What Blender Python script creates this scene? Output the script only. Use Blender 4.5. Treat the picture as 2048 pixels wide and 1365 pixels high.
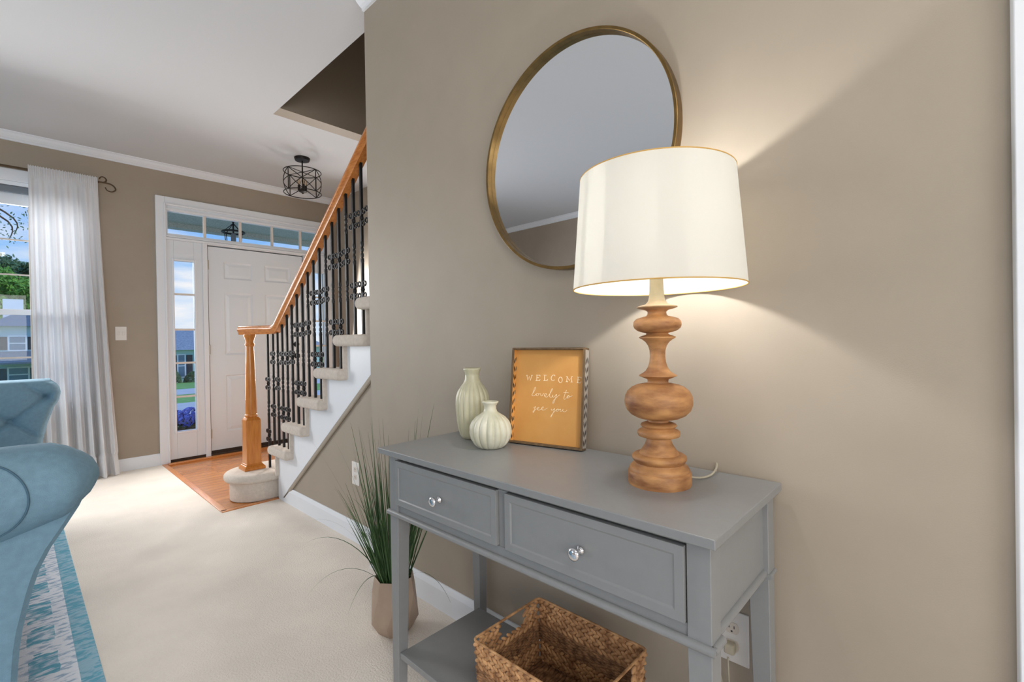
import bpy, bmesh, math, random
from mathutils import Vector, Matrix, noise
random.seed(7)
PI = math.pi
for o in list(bpy.data.objects): bpy.data.objects.remove(o)
SC = bpy.context.scene
COL = SC.collection

# ------------------------------------------------------------------ camera
F_PX, YAW, PITCH, ROLL = 940.7, .8145, -.0055, .0167
cam_pos = Vector((-1.1812, 0.0, 1.0965))
fw = Vector((math.sin(YAW), math.cos(YAW), 0)); rt = Vector((math.cos(YAW), -math.sin(YAW), 0)); up = Vector((0, 0, 1))
f2 = fw*math.cos(PITCH) + up*math.sin(PITCH); u2 = up*math.cos(PITCH) - fw*math.sin(PITCH)
r3 = rt*math.cos(ROLL) - u2*math.sin(ROLL); u3 = u2*math.cos(ROLL) + rt*math.sin(ROLL)
cd = bpy.data.cameras.new('camera'); cam = bpy.data.objects.new('camera', cd); COL.objects.link(cam)
m = Matrix((r3, u3, -f2)).transposed().to_4x4(); m.translation = cam_pos
cam.matrix_world = m
cd.sensor_width = 36; cd.lens = F_PX/2048*36; cd.clip_start = .02; cd.clip_end = 500
SC.camera = cam

# ------------------------------------------------------------------ view, world, sun, area lights
SC.view_settings.view_transform = 'Standard'; SC.view_settings.look = 'None'
SC.view_settings.exposure = 0.0; SC.view_settings.gamma = 1; SC.view_settings.use_curve_mapping = False

def lin(c):
    return tuple(((v/255)/12.92 if v/255 <= .04045 else ((v/255+.055)/1.055)**2.4) for v in c) + (1.0,)

W = bpy.data.worlds.new('sky'); SC.world = W; W.use_nodes = True
nt = W.node_tree; nt.nodes.clear()
N = lambda t: nt.nodes.new(t)
out = N('ShaderNodeOutputWorld'); bg = N('ShaderNodeBackground'); tc = N('ShaderNodeTexCoord'); sp = N('ShaderNodeSeparateXYZ')
nt.links.new(tc.outputs['Generated'], sp.inputs[0])
ramp = N('ShaderNodeValToRGB'); ramp.color_ramp.elements[0].position = 0.0; ramp.color_ramp.elements[0].color = lin((205, 228, 250))
ramp.color_ramp.elements[1].position = .30; ramp.color_ramp.elements[1].color = lin((104, 168, 252))
e = ramp.color_ramp.elements.new(.13); e.color = lin((150, 200, 252))
nt.links.new(sp.outputs['Z'], ramp.inputs[0])
mp = N('ShaderNodeMapping'); mp.inputs['Scale'].default_value = (3.2, 3.2, 13); nt.links.new(tc.outputs['Generated'], mp.inputs[0])
nz = N('ShaderNodeTexNoise'); nz.inputs['Scale'].default_value = 2.2; nz.inputs['Detail'].default_value = 6; nt.links.new(mp.outputs[0], nz.inputs['Vector'])
cr = N('ShaderNodeValToRGB'); cr.color_ramp.elements[0].position = .42; cr.color_ramp.elements[0].color = (0, 0, 0, 1); cr.color_ramp.elements[1].position = .68
nt.links.new(nz.outputs['Fac'], cr.inputs[0])
fade = N('ShaderNodeMapRange'); fade.inputs['From Min'].default_value = .30; fade.inputs['From Max'].default_value = .12
nt.links.new(sp.outputs['Z'], fade.inputs['Value'])
ml = N('ShaderNodeMath'); ml.operation = 'MULTIPLY'; nt.links.new(cr.outputs[0], ml.inputs[0]); nt.links.new(fade.outputs[0], ml.inputs[1])
mx = N('ShaderNodeMix'); mx.data_type = 'RGBA'; nt.links.new(ml.outputs[0], mx.inputs['Factor']); nt.links.new(ramp.outputs[0], mx.inputs['A']); mx.inputs['B'].default_value = lin((246, 248, 252))
nt.links.new(mx.outputs['Result'], bg.inputs[0]); bg.inputs[1].default_value = 1.0; nt.links.new(bg.outputs[0], out.inputs[0])

sd = bpy.data.lights.new('sun', 'SUN'); sd.energy = 1.6; sd.angle = .01; sd.color = (1, .96, .88)
so = bpy.data.objects.new('sun', sd); COL.objects.link(so)
so.rotation_euler = Vector((.75, -.42, .85)).to_track_quat('Z', 'Y').to_euler()

def area_light(name, loc, direction, sx, sy, power, color=(1, 1, 1)):
    l = bpy.data.lights.new(name, 'AREA'); l.shape = 'RECTANGLE'; l.size = sx; l.size_y = sy; l.energy = power; l.color = color
    o = bpy.data.objects.new(name, l); COL.objects.link(o); o.location = loc
    o.rotation_euler = Vector(direction).to_track_quat('-Z', 'Y').to_euler()
    return o
# fill lights added at the unseen left and back windows, standing in for daylight
area_light('fill_left_window', (-3.90, -.6, 1.35), (1, 0, -.8), 1.5, 1.4, 5, (1, .99, .97))
area_light('fill_left_window', (-3.90, 2.2, 1.35), (1, 0, -.8), 1.5, 1.4, 5, (1, .99, .97))
area_light('fill_back_window', (-2.2, -2.6, 1.45), (0, 1, -.5), 2.4, 1.4, 66, (1, .99, .97))
# daylight that has come in through the open part of the front window, the side lights and the transom
area_light('daylight_front_window', (-1.60, 4.74, 1.55), (0, -1, -.55), .8, 1.4, 36, (1, .99, .98))
area_light('daylight_sidelight', (-.07, 4.90, 1.2), (0, -1, -.35), .16, 1.4, 17, (1, .99, .98))
area_light('daylight_sidelight', (1.22, 4.90, 1.3), (0, -1, -.2), .16, 1.2, 24, (1, .99, .98))
area_light('sky_outside_window', (-1.33, 6.2, 2.1), (0, -1, -.75), 1.5, 1.5, 58, (.97, .99, 1))
# unseen overhead fill added behind the camera to brighten the room
area_light('overhead_fill', (-1.5, -.7, 2.62), (0, 0, -1), .5, .5, 14, (1, .96, .90))

# ------------------------------------------------------------------ materials
def mat(name, c, rough=.6, metal=0., noise_amt=0., nscale=20., bump=0., bscale=200., c2=None, spec=.5, detail=4, stretch=None, coat=0):
    M = bpy.data.materials.new(name); M.use_nodes = True
    t = M.node_tree; b = t.nodes['Principled BSDF']
    b.inputs['Base Color'].default_value = lin(c); b.inputs['Roughness'].default_value = rough; b.inputs['Metallic'].default_value = metal
    b.inputs['Specular IOR Level'].default_value = spec; b.inputs['Coat Weight'].default_value = coat
    tc = t.nodes.new('ShaderNodeTexCoord'); mp = t.nodes.new('ShaderNodeMapping')
    t.links.new(tc.outputs['Object'], mp.inputs[0])
    if stretch: mp.inputs['Scale'].default_value = stretch
    if noise_amt or c2:
        n = t.nodes.new('ShaderNodeTexNoise'); n.inputs['Scale'].default_value = nscale; n.inputs['Detail'].default_value = detail
        t.links.new(mp.outputs[0], n.inputs['Vector'])
        r = t.nodes.new('ShaderNodeValToRGB'); r.color_ramp.elements[0].position = .3; r.color_ramp.elements[1].position = .7
        if c2: a, d = c, c2
        else:
            a = tuple(max(0, v*(1-noise_amt)) for v in c); d = tuple(min(255, v*(1+noise_amt)) for v in c)
        r.color_ramp.elements[0].color = lin(a); r.color_ramp.elements[1].color = lin(d)
        t.links.new(n.outputs['Fac'], r.inputs[0]); t.links.new(r.outputs[0], b.inputs['Base Color'])
    if bump:
        n2 = t.nodes.new('ShaderNodeTexNoise'); n2.inputs['Scale'].default_value = bscale; n2.inputs['Detail'].default_value = 3
        t.links.new(mp.outputs[0], n2.inputs['Vector'])
        bp = t.nodes.new('ShaderNodeBump'); bp.inputs['Strength'].default_value = bump; bp.inputs['Distance'].default_value = .004
        t.links.new(n2.outputs['Fac'], bp.inputs['Height']); t.links.new(bp.outputs[0], b.inputs['Normal'])
    return M

WALL = mat('taupe_wall_paint', (170, 158, 142), .55, noise_amt=.012, nscale=6, bump=.06, bscale=350)
UPWALL = mat('taupe_upper_wall_paint', (170, 158, 142), .55, bump=.06, bscale=350)
CEIL = mat('white_ceiling_paint', (212, 214, 217), .8, bump=.1, bscale=120)
WHITE = mat('white_trim_paint', (240, 244, 250), .35, bump=.02, bscale=90)
DOORW = mat('white_door_paint', (234, 240, 247), .35)
CARPET = mat('beige_carpet', (234, 225, 214), .95, noise_amt=.03, nscale=3.0, detail=10, bump=1., bscale=150, spec=.1)
STAIRC = mat('beige_stair_carpet', (232, 221, 209), .95, noise_amt=.03, nscale=60, bump=1., bscale=500, spec=.1)
OAK = mat('honey_oak', (194, 112, 38), .32, c2=(218, 142, 62), nscale=9, detail=8, stretch=(9, 9, 1.2), coat=.3)
OAKX = mat('honey_oak_rail', (184, 104, 38), .3, c2=(214, 138, 64), nscale=8, detail=8, stretch=(14, 1.5, 14), coat=.4)
IRON = mat('black_iron', (30, 31, 34), .45, metal=.4)
BRONZE = mat('dark_bronze', (44, 40, 38), .45, metal=.6)
RODB = mat('brown_bronze_rod', (92, 74, 54), .45, metal=.5)
GREY = mat('grey_furniture_paint', (136, 137, 137), .36, noise_amt=.01, nscale=40, bump=.03, bscale=300, spec=.7)
CHROME = mat('chrome', (225, 225, 228), .12, metal=1)
BRASS = mat('antique_brass', (128, 102, 60), .34, metal=.85, noise_amt=.08, nscale=30)
LAMPWOOD = mat('whitewashed_mango_wood', (126, 76, 42), .55, c2=(206, 152, 96), nscale=16, detail=12, bump=.15, bscale=90, stretch=(1, 1, 3))
GLZ_T = mat('sage_glaze', (186, 182, 152), .35, c2=(212, 207, 178), nscale=14, detail=6, bump=.05, bscale=40)
GLZ_S = mat('ivory_glaze', (196, 194, 168), .35, c2=(228, 225, 208), nscale=14, detail=6, bump=.05, bscale=40)
SIGNORANGE = mat('mustard_orange_paper', (216, 154, 80), .6, c2=(224, 166, 92), nscale=10, bump=.05, bscale=500)
SIGNWOOD = mat('dark_stained_wood', (92, 72, 48), .6, c2=(122, 98, 70), nscale=12, detail=8, stretch=(6, 6, 1))
SIGNGREY = mat('grey_washed_wood', (176, 168, 158), .7, noise_amt=.05, nscale=30)
DARKCUT = mat('dark_cutout', (52, 44, 36), .8)
LETTER = mat('cream_lettering', (255, 236, 200), .6)
STRAW = mat('water_hyacinth', (136, 90, 52), .75, c2=(222, 172, 120), nscale=38, detail=5, bump=.5, bscale=160)
STRAWD = mat('twisted_seagrass', (100, 66, 40), .8, c2=(178, 132, 90), nscale=60, detail=5, bump=.8, bscale=220)
POTM = mat('blush_taupe_ceramic', (182, 160, 140), .55, c2=(168, 146, 128), nscale=9, bump=.06, bscale=120)
LEAF = mat('grass_green', (34, 66, 36), .5, c2=(84, 116, 68), nscale=18)
SOFA = mat('dusty_blue_velvet', (126, 160, 180), .85, noise_amt=.03, nscale=60, bump=.5, bscale=600, spec=.25)
SOFAD = mat('dusty_blue_piping', (78, 110, 130), .85)
PLASTIC = mat('white_plastic', (235, 232, 228), .35)
OUTLETM = mat('ivory_socket', (226, 216, 204), .4)
SLOT = mat('black_slot', (30, 28, 28), .7)
HINGE = mat('satin_nickel', (168, 160, 146), .35, metal=.8)
RUBBER = mat('dark_rubber', (60, 42, 30), .7)

_t = LAMPWOOD.node_tree; _b = _t.nodes['Principled BSDF']; _src = _b.inputs['Base Color'].links[0].from_socket
_tc = _t.nodes.new('ShaderNodeTexCoord'); _sp = _t.nodes.new('ShaderNodeSeparateXYZ'); _t.links.new(_tc.outputs['Object'], _sp.inputs[0])
_mr = _t.nodes.new('ShaderNodeMapRange'); _mr.inputs['From Min'].default_value = .385; _mr.inputs['From Max'].default_value = .415; _mr.inputs['To Max'].default_value = .8
_t.links.new(_sp.outputs['Z'], _mr.inputs['Value'])
_mx = _t.nodes.new('ShaderNodeMix'); _mx.data_type = 'RGBA'; _mx.inputs['B'].default_value = lin((206, 196, 160))
_t.links.new(_mr.outputs[0], _mx.inputs['Factor']); _t.links.new(_src, _mx.inputs['A']); _t.links.new(_mx.outputs['Result'], _b.inputs['Base Color'])

def glassmat(name, col=(255, 255, 255), rough=0.0, ior=1.45, thin=True):
    M = bpy.data.materials.new(name); M.use_nodes = True; t = M.node_tree; t.nodes.clear()
    o = t.nodes.new('ShaderNodeOutputMaterial'); tr = t.nodes.new('ShaderNodeBsdfTransparent'); gl = t.nodes.new('ShaderNodeBsdfGlossy')
    gl.inputs['Roughness'].default_value = rough; tr.inputs[0].default_value = lin(col)
    mx = t.nodes.new('ShaderNodeMixShader'); fr = t.nodes.new('ShaderNodeFresnel'); fr.inputs[0].default_value = 1.3
    t.links.new(fr.outputs[0], mx.inputs[0]); t.links.new(tr.outputs[0], mx.inputs[1]); t.links.new(gl.outputs[0], mx.inputs[2]); t.links.new(mx.outputs[0], o.inputs[0])
    return M
GLASS = glassmat('window_glass')
MIRRORM = mat('silvered_mirror', (238, 240, 244), 0.0, metal=1)

def sheer(name, c, transl=.5, transp=.0):
    M = bpy.data.materials.new(name); M.use_nodes = True; t = M.node_tree; t.nodes.clear()
    o = t.nodes.new('ShaderNodeOutputMaterial'); d = t.nodes.new('ShaderNodeBsdfDiffuse'); tl = t.nodes.new('ShaderNodeBsdfTranslucent'); tp = t.nodes.new('ShaderNodeBsdfTransparent')
    d.inputs[0].default_value = lin(c); tl.inputs[0].default_value = lin(c)
    a = t.nodes.new('ShaderNodeMixShader'); a.inputs[0].default_value = transl
    t.links.new(d.outputs[0], a.inputs[1]); t.links.new(tl.outputs[0], a.inputs[2])
    b = t.nodes.new('ShaderNodeMixShader'); b.inputs[0].default_value = transp
    t.links.new(a.outputs[0], b.inputs[1]); t.links.new(tp.outputs[0], b.inputs[2]); t.links.new(b.outputs[0], o.inputs[0])
    return M
CURT = sheer('white_sheer_linen', (240, 240, 242), .24, .03)
SHADE = sheer('cream_linen_shade', (238, 237, 232), .54)
SHADETRIM = mat('amber_shade_trim', (214, 170, 92), .6)
CLEARCORD = sheer('clear_cord_plastic', (214, 206, 186), .3, .25)

def wood_floor():
    M = bpy.data.materials.new('oak_plank_floor'); M.use_nodes = True; t = M.node_tree; b = t.nodes['Principled BSDF']
    tc = t.nodes.new('ShaderNodeTexCoord'); mp = t.nodes.new('ShaderNodeMapping'); t.links.new(tc.outputs['Object'], mp.inputs[0])
    br = t.nodes.new('ShaderNodeTexBrick'); br.inputs['Scale'].default_value = 1; br.inputs['Brick Width'].default_value = 1.1; br.inputs['Row Height'].default_value = .075
    br.inputs['Mortar Size'].default_value = .0012; br.inputs['Color1'].default_value = lin((204, 132, 66)); br.inputs['Color2'].default_value = lin((184, 112, 50)); br.inputs['Mortar'].default_value = lin((130, 74, 34))
    t.links.new(mp.outputs[0], br.inputs['Vector'])
    mp2 = t.nodes.new('ShaderNodeMapping'); mp2.inputs['Scale'].default_value = (1.5, 22, 1); t.links.new(tc.outputs['Object'], mp2.inputs[0])
    n = t.nodes.new('ShaderNodeTexNoise'); n.inputs['Scale'].default_value = 4; n.inputs['Detail'].default_value = 8; t.links.new(mp2.outputs[0], n.inputs['Vector'])
    r = t.nodes.new('ShaderNodeValToRGB'); r.color_ramp.elements[0].position = .3; r.color_ramp.elements[1].position = .75
    r.color_ramp.elements[0].color = (.62, .62, .62, 1); r.color_ramp.elements[1].color = (1.12, 1.12, 1.12, 1); t.links.new(n.outputs['Fac'], r.inputs[0])
    mx = t.nodes.new('ShaderNodeMix'); mx.data_type = 'RGBA'; mx.blend_type = 'MULTIPLY'; mx.inputs['Factor'].default_value = 1
    t.links.new(br.outputs['Color'], mx.inputs['A']); t.links.new(r.outputs[0], mx.inputs['B']); t.links.new(mx.outputs['Result'], b.inputs['Base Color'])
    b.inputs['Roughness'].default_value = .22; b.inputs['Coat Weight'].default_value = .4; b.inputs['Coat Roughness'].default_value = .15
    return M
WOODF = wood_floor()

def rug_mat():
    M = bpy.data.materials.new('distressed_teal_rug'); M.use_nodes = True; t = M.node_tree; b = t.nodes['Principled BSDF']
    L = t.links.new
    tc = t.nodes.new('ShaderNodeTexCoord'); sp = t.nodes.new('ShaderNodeSeparateXYZ'); L(tc.outputs['Object'], sp.inputs[0])
    def noise_(scale, st, detail=6):
        mp = t.nodes.new('ShaderNodeMapping'); mp.inputs['Scale'].default_value = st; L(tc.outputs['Object'], mp.inputs[0])
        n = t.nodes.new('ShaderNodeTexNoise'); n.inputs['Scale'].default_value = scale; n.inputs['Detail'].default_value = detail; L(mp.outputs[0], n.inputs['Vector']); return n.outputs['Fac']
    def mth(op, a, b_=None, c=None):
        q = t.nodes.new('ShaderNodeMath'); q.operation = op
        for i, v in enumerate((a, b_, c)):
            if v is None: continue
            if isinstance(v, (int, float)): q.inputs[i].default_value = v
            else: L(v, q.inputs[i])
        return q.outputs[0]
    # distance inward from the right edge (object origin sits on that edge): x = -dist
    dist = mth('MULTIPLY', sp.outputs['X'], -1)
    def band(a, b_):
        return mth('MULTIPLY', mth('GREATER_THAN', dist, a), mth('LESS_THAN', dist, b_))
    wob = noise_(9, (1, 2, 1))
    d2 = mth('ADD', dist, mth('MULTIPLY', mth('SUBTRACT', wob, .5), .015))
    solid = band(.0, .055)
    dash = mth('MULTIPLY', mth('MULTIPLY', mth('GREATER_THAN', d2, .098), mth('LESS_THAN', d2, .172)), mth('GREATER_THAN', mth('ADD', mth('MULTIPLY', mth('SINE', mth('MULTIPLY', sp.outputs['Y'], 26)), .25), noise_(11, (1, 2, 1), 4)), .42))
    inner = mth('MULTIPLY', mth('GREATER_THAN', dist, .22), mth('GREATER_THAN', noise_(5, (1, 1, 1), 3), .5))
    f = mth('MAXIMUM', mth('MAXIMUM', solid, dash), inner)
    wear = noise_(20, (1, 2.2, 1), 8); wf = t.nodes.new('ShaderNodeMapRange'); wf.inputs['From Min'].default_value = .40; wf.inputs['From Max'].default_value = .56; L(wear, wf.inputs['Value']); wf.inputs['To Min'].default_value = .12
    wfs = mth('MAXIMUM', wf.outputs[0], mth('MULTIPLY', solid, .72))
    f = mth('MULTIPLY', f, wfs)
    speck = t.nodes.new('ShaderNodeMapRange'); speck.inputs['From Min'].default_value = .50; speck.inputs['From Max'].default_value = .62; L(noise_(26, (1, 2.4, 1), 6), speck.inputs['Value'])
    base = t.nodes.new('ShaderNodeMix'); base.data_type = 'RGBA'; base.inputs['A'].default_value = lin((228, 231, 238)); base.inputs['B'].default_value = lin((158, 180, 202)); L(speck.outputs[0], base.inputs['Factor'])
    teal = t.nodes.new('ShaderNodeMix'); teal.data_type = 'RGBA'; teal.inputs['A'].default_value = lin((66, 142, 172)); teal.inputs['B'].default_value = lin((120, 184, 202)); L(noise_(30, (1, 3, 1)), teal.inputs['Factor'])
    mx = t.nodes.new('ShaderNodeMix'); mx.data_type = 'RGBA'; L(f, mx.inputs['Factor']); L(base.outputs['Result'], mx.inputs['A']); L(teal.outputs['Result'], mx.inputs['B'])
    L(mx.outputs['Result'], b.inputs['Base Color']); b.inputs['Roughness'].default_value = .95
    bp = t.nodes.new('ShaderNodeBump'); bp.inputs['Strength'].default_value = .5; bp.inputs['Distance'].default_value = .003; L(noise_(300, (1, 1, 1), 2), bp.inputs['Height']); L(bp.outputs[0], b.inputs['Normal'])
    return M
RUGM = rug_mat()

# ------------------------------------------------------------------ mesh helpers
def quad_box(bm, x0, x1, y0, y1, z0, z1):
    vs = [bm.verts.new((x, y, z)) for z in (z0, z1) for y in (y0, y1) for x in (x0, x1)]
    for f in ((0, 2, 3, 1), (4, 5, 7, 6), (0, 1, 5, 4), (2, 6, 7, 3), (0, 4, 6, 2), (1, 3, 7, 5)):
        bm.faces.new([vs[i] for i in f])
    return vs

def box(*a):
    bm = bmesh.new(); quad_box(bm, *a); return bm

def boxes(*L):
    bm = bmesh.new()
    for a in L: quad_box(bm, *a)
    return bm

def lathe(prof, seg=48, c=(0, 0, 0), bm=None, cap0=True, cap1=True, ribs=0, ribamp=0.):
    bm = bm or bmesh.new(); rings = []
    for r, z in prof:
        ring = []
        for i in range(seg):
            a = 2*PI*i/seg; rr = r
            if ribs: rr = r*(1 + ribamp*(abs(math.cos(a*ribs/2))**.7 - .6)*min(1, max(0, (r-.03)/.02)))
            ring.append(bm.verts.new((c[0]+rr*math.cos(a), c[1]+rr*math.sin(a), c[2]+z)))
        rings.append(ring)
    for A, B in zip(rings, rings[1:]):
        for i in range(seg):
            j = (i+1) % seg; bm.faces.new((A[i], A[j], B[j], B[i]))
    if cap0: bm.faces.new(rings[0][::-1])
    if cap1: bm.faces.new(rings[-1])
    return bm

def prism(poly, ax, a, b, bm=None):
    """polygon (2D points in the other two axes, in x,y,z order) extruded along ax from a to b"""
    bm = bm or bmesh.new()
    def mk(p, v):
        q = list(p); q.insert('xyz'.index(ax), v); return bm.verts.new(q)
    A = [mk(p, a) for p in poly]; B = [mk(p, b) for p in poly]
    n = len(poly)
    bm.faces.new(A); bm.faces.new(B[::-1])
    for i in range(n):
        j = (i+1) % n; bm.faces.new((A[j], A[i], B[i], B[j]))
    return bm

def smooth_path(P, n=6, closed=False):
    P = [Vector(p) for p in P]; R = []
    m = len(P); rng = m if closed else m-1
    for i in range(rng):
        p0 = P[(i-1) % m] if (closed or i > 0) else P[0]; p1 = P[i]; p2 = P[(i+1) % m]
        p3 = P[(i+2) % m] if (closed or i+2 < m) else P[-1]
        for k in range(n):
            t = k/n
            R.append(.5*((2*p1)+(-p0+p2)*t+(2*p0-5*p1+4*p2-p3)*t*t+(-p0+3*p1-3*p2+p3)*t**3))
    if not closed: R.append(P[-1])
    return R

def tube(P, r, seg=8, bm=None, closed=False, cap=True, taper=None):
    bm = bm or bmesh.new(); P = [Vector(p) for p in P]; n = len(P); rings = []
    nrm = None
    for i in range(n):
        a = P[(i-1) % n] if (closed or i > 0) else P[0]; b = P[(i+1) % n] if (closed or i < n-1) else P[-1]
        t = (b-a)
        t = t.normalized() if t.length > 1e-9 else Vector((0, 0, 1))
        if nrm is None:
            nrm = t.orthogonal().normalized()
        nrm = (nrm - t*nrm.dot(t))
        nrm = nrm.normalized() if nrm.length > 1e-6 else t.orthogonal().normalized()
        bn = t.cross(nrm)
        rr = r(i/(n-1)) if callable(r) else r
        rings.append([bm.verts.new(P[i]+(nrm*math.cos(2*PI*k/seg)+bn*math.sin(2*PI*k/seg))*rr) for k in range(seg)])
    pairs = list(zip(rings, rings[1:]))
    if closed: pairs.append((rings[-1], rings[0]))
    for A, B in pairs:
        for k in range(seg):
            j = (k+1) % seg; bm.faces.new((A[k], A[j], B[j], B[k]))
    if cap and not closed: bm.faces.new(rings[0][::-1]); bm.faces.new(rings[-1])
    return bm

def sweep(P, prof, bm=None, upv=Vector((0, 0, 1)), closed=False, cap=True):
    """profile (side, up) points swept along P with an up vector"""
    bm = bm or bmesh.new(); P = [Vector(p) for p in P]; n = len(P); rings = []
    for i in range(n):
        a = P[(i-1) % n] if (closed or i > 0) else P[0]; b = P[(i+1) % n] if (closed or i < n-1) else P[-1]
        t = (b-a).normalized(); s = t.cross(upv).normalized(); u = s.cross(t).normalized()
        rings.append([bm.verts.new(P[i]+s*x+u*y) for x, y in prof])
    m = len(prof); pairs = list(zip(rings, rings[1:]))
    if closed: pairs.append((rings[-1], rings[0]))
    for A, B in pairs:
        for k in range(m):
            j = (k+1) % m; bm.faces.new((A[k], A[j], B[j], B[k]))
    if cap and not closed: bm.faces.new(rings[0][::-1]); bm.faces.new(rings[-1])
    return bm

def ellipsoid(bm, c, r, rot=None, u=8, v=6):
    M = Matrix.Translation(c) @ (rot.to_4x4() if rot else Matrix()) @ Matrix.Diagonal((*r, 1))
    bmesh.ops.create_uvsphere(bm, u_segments=u, v_segments=v, radius=1, matrix=M)

def obj(name, bm, m, parent=None, smooth=False, bevel=0, at=None, sub=0, bseg=2, angle=.6):
    bmesh.ops.recalc_face_normals(bm, faces=bm.faces)
    me = bpy.data.meshes.new(name); bm.to_mesh(me); bm.free()
    if smooth:
        for p in me.polygons: p.use_smooth = True
    me.materials.append(m)
    o = bpy.data.objects.new(name, me); COL.objects.link(o)
    if at is not None:   # geometry is in world coordinates: move the origin to `at`
        me.transform(Matrix.Translation(-Vector(at))); o.location = at
    if parent is not None:
        o.parent = parent; o.matrix_parent_inverse = Matrix.Identity(4)
        o.location = Vector(o.location) - Vector(parent['origin']) if 'origin' in parent else o.location
    if bevel:
        b = o.modifiers.new('bevel', 'BEVEL'); b.width = bevel; b.segments = bseg; b.limit_method = 'ANGLE'; b.angle_limit = .6
        if not smooth:
            for p in me.polygons: p.use_smooth = True
            w = o.modifiers.new('wn', 'WEIGHTED_NORMAL'); w.keep_sharp = False
    elif smooth and angle < 3:
        try: me.set_sharp_from_angle(angle=angle)
        except Exception: pass
    if sub:
        s = o.modifiers.new('sub', 'SUBSURF'); s.levels = sub; s.render_levels = sub
    return o

def tag(o, label, cat, group=None):
    o['label'] = label; o['category'] = cat
    if group: o['group'] = group
    return o

def struct(name, bm, m, **k):
    o = obj(name, bm, m, **k)
    if o.parent is None: o['kind'] = 'structure'
    return o

def thing(name, label, cat, loc=(0, 0, 0), group=None):
    """an Empty at the thing's base; its parts are given in world coordinates by P()"""
    o = bpy.data.objects.new(name, None); COL.objects.link(o); o.location = loc; o.empty_display_size = .1
    return tag(o, label, cat, group)

def P(name, bm, m, parent, **k):
    """part modelled in world coordinates, re-based on its parent's world origin"""
    org = Vector((0, 0, 0)); q = parent
    while q is not None: org = org + Vector(q.location); q = q.parent
    bmesh.ops.translate(bm, verts=bm.verts, vec=-org)
    o = obj(name, bm, m, **k)
    o.parent = parent
    return o

# ------------------------------------------------------------------ room shell
YF, YC, CZ = 5.262, 2.056, 2.74      # front wall, end of the mirror wall, ceiling height
XL, YB, XS = -3.97, -3.0, 1.43       # left wall, back wall, stairwell wall
UX = .093                            # wall under the stairs
UPZ = 5.3
struct('floor', prism([(XL-.2, YB-.2), (.3, YB-.2), (.3, 3.48), (-.2655, 3.48), (-.2655, YF+.1), (XL-.2, YF+.1)], 'z', -.12, 0.0), CARPET)
struct('floor', box(-.2655, XS+.2, 3.48, YF+.1, -.12, -.002), WOODF)
struct('floor', box(.3, XS+.2, .0, 3.48, -.12, -.004), CARPET)
# oak strips that close the hardwood against the carpet and the door
struct('trim_1', boxes((-.275, -.235, 3.475, YF-.0, -.01, .004), (-.275, .08, 3.455, 3.497, -.01, .004)), OAKX, bevel=.003)
struct('trim_2', boxes((-.235, 1.36, YF-.10, YF-.035, -.01, .012)), OAKX, bevel=.004)

# mirror wall (right) and its end towards the stairs
struct('wall_right', box(0, .125, YB-.2, YC, 0, CZ), WALL)
# wall under the stairs
struct('wall_under_stairs', prism([(YC+.0005, 0), (3.43, 0), (3.43, .001), (YC+.0005, .749*(3.427-YC)+.01)], 'x', UX, UX+.03), WALL)
# front wall with openings: window, door unit (with sidelights and transom)
WX0, WX1, WZ0, WZ1 = -1.91, -.76, .62, 2.37
DX0, DX1, DZ1 = -.22, 1.31, 2.385
struct('wall_front', boxes((XL-.2, WX0, YF, YF+.14, 0, UPZ), (WX0, WX1, YF, YF+.14, 0, WZ0), (WX0, WX1, YF, YF+.14, WZ1, UPZ),
                           (WX1, DX0, YF, YF+.14, 0, UPZ), (DX0, DX1, YF, YF+.14, DZ1, UPZ), (DX1, XS+.2, YF, YF+.14, 0, UPZ), (DX0, DX1, YF, YF+.14, -.12, -.003)), WALL)
# left wall with two windows, back wall
LW = [(-1.35, .15), (1.45, 2.95)]
struct('wall_left', boxes((XL-.14, XL, YB-.2, LW[0][0], 0, CZ), (XL-.14, XL, LW[0][1], LW[1][0], 0, CZ), (XL-.14, XL, LW[1][1], YF, 0, CZ),
                          *[(XL-.14, XL, a, b, 0, .65) for a, b in LW], *[(XL-.14, XL, a, b, 2.05, CZ) for a, b in LW]), WALL)
struct('wall_back', boxes((XL-.2, -3.4, YB-.14, YB, 0, CZ), (-3.4, -1.0, YB-.14, YB, 0, .65), (-3.4, -1.0, YB-.14, YB, 2.05, CZ), (-1.0, .3, YB-.14, YB, 0, CZ)), WALL)
# stairwell wall and the upper hall around the opening
struct('wall_stairwell', box(XS, XS+.14, -.1, YF+.1, 0, UPZ), WALL)
OX, OY = .126, 3.437
struct('wall_upper', boxes((OX, XS, OY-.004, OY+.12, CZ-.0005, UPZ), (OX-.12, OX+.002, -.1, OY+.12, CZ+.004, UPZ), (OX-.12, XS, -.22, -.1, 0, UPZ)), UPWALL)
struct('ceiling', boxes((XL-.2, OX, YB-.2, YF+.1, CZ, CZ+.15), (OX, XS+.1, OY, YF+.1, CZ, CZ+.15), (OX-.12, XS+.2, -.22, OY+.12, UPZ, UPZ+.1)), CEIL)
P('fill_dome', lathe([(.22, CZ), (.22, CZ-.03), (.18, CZ-.07), (.1, CZ-.095), (.01, CZ-.10)], 32, (-1.5, -.7, 0)), PLASTIC, bpy.data.objects['ceiling'])  # unseen dome added as a body for the overhead fill light

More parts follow.
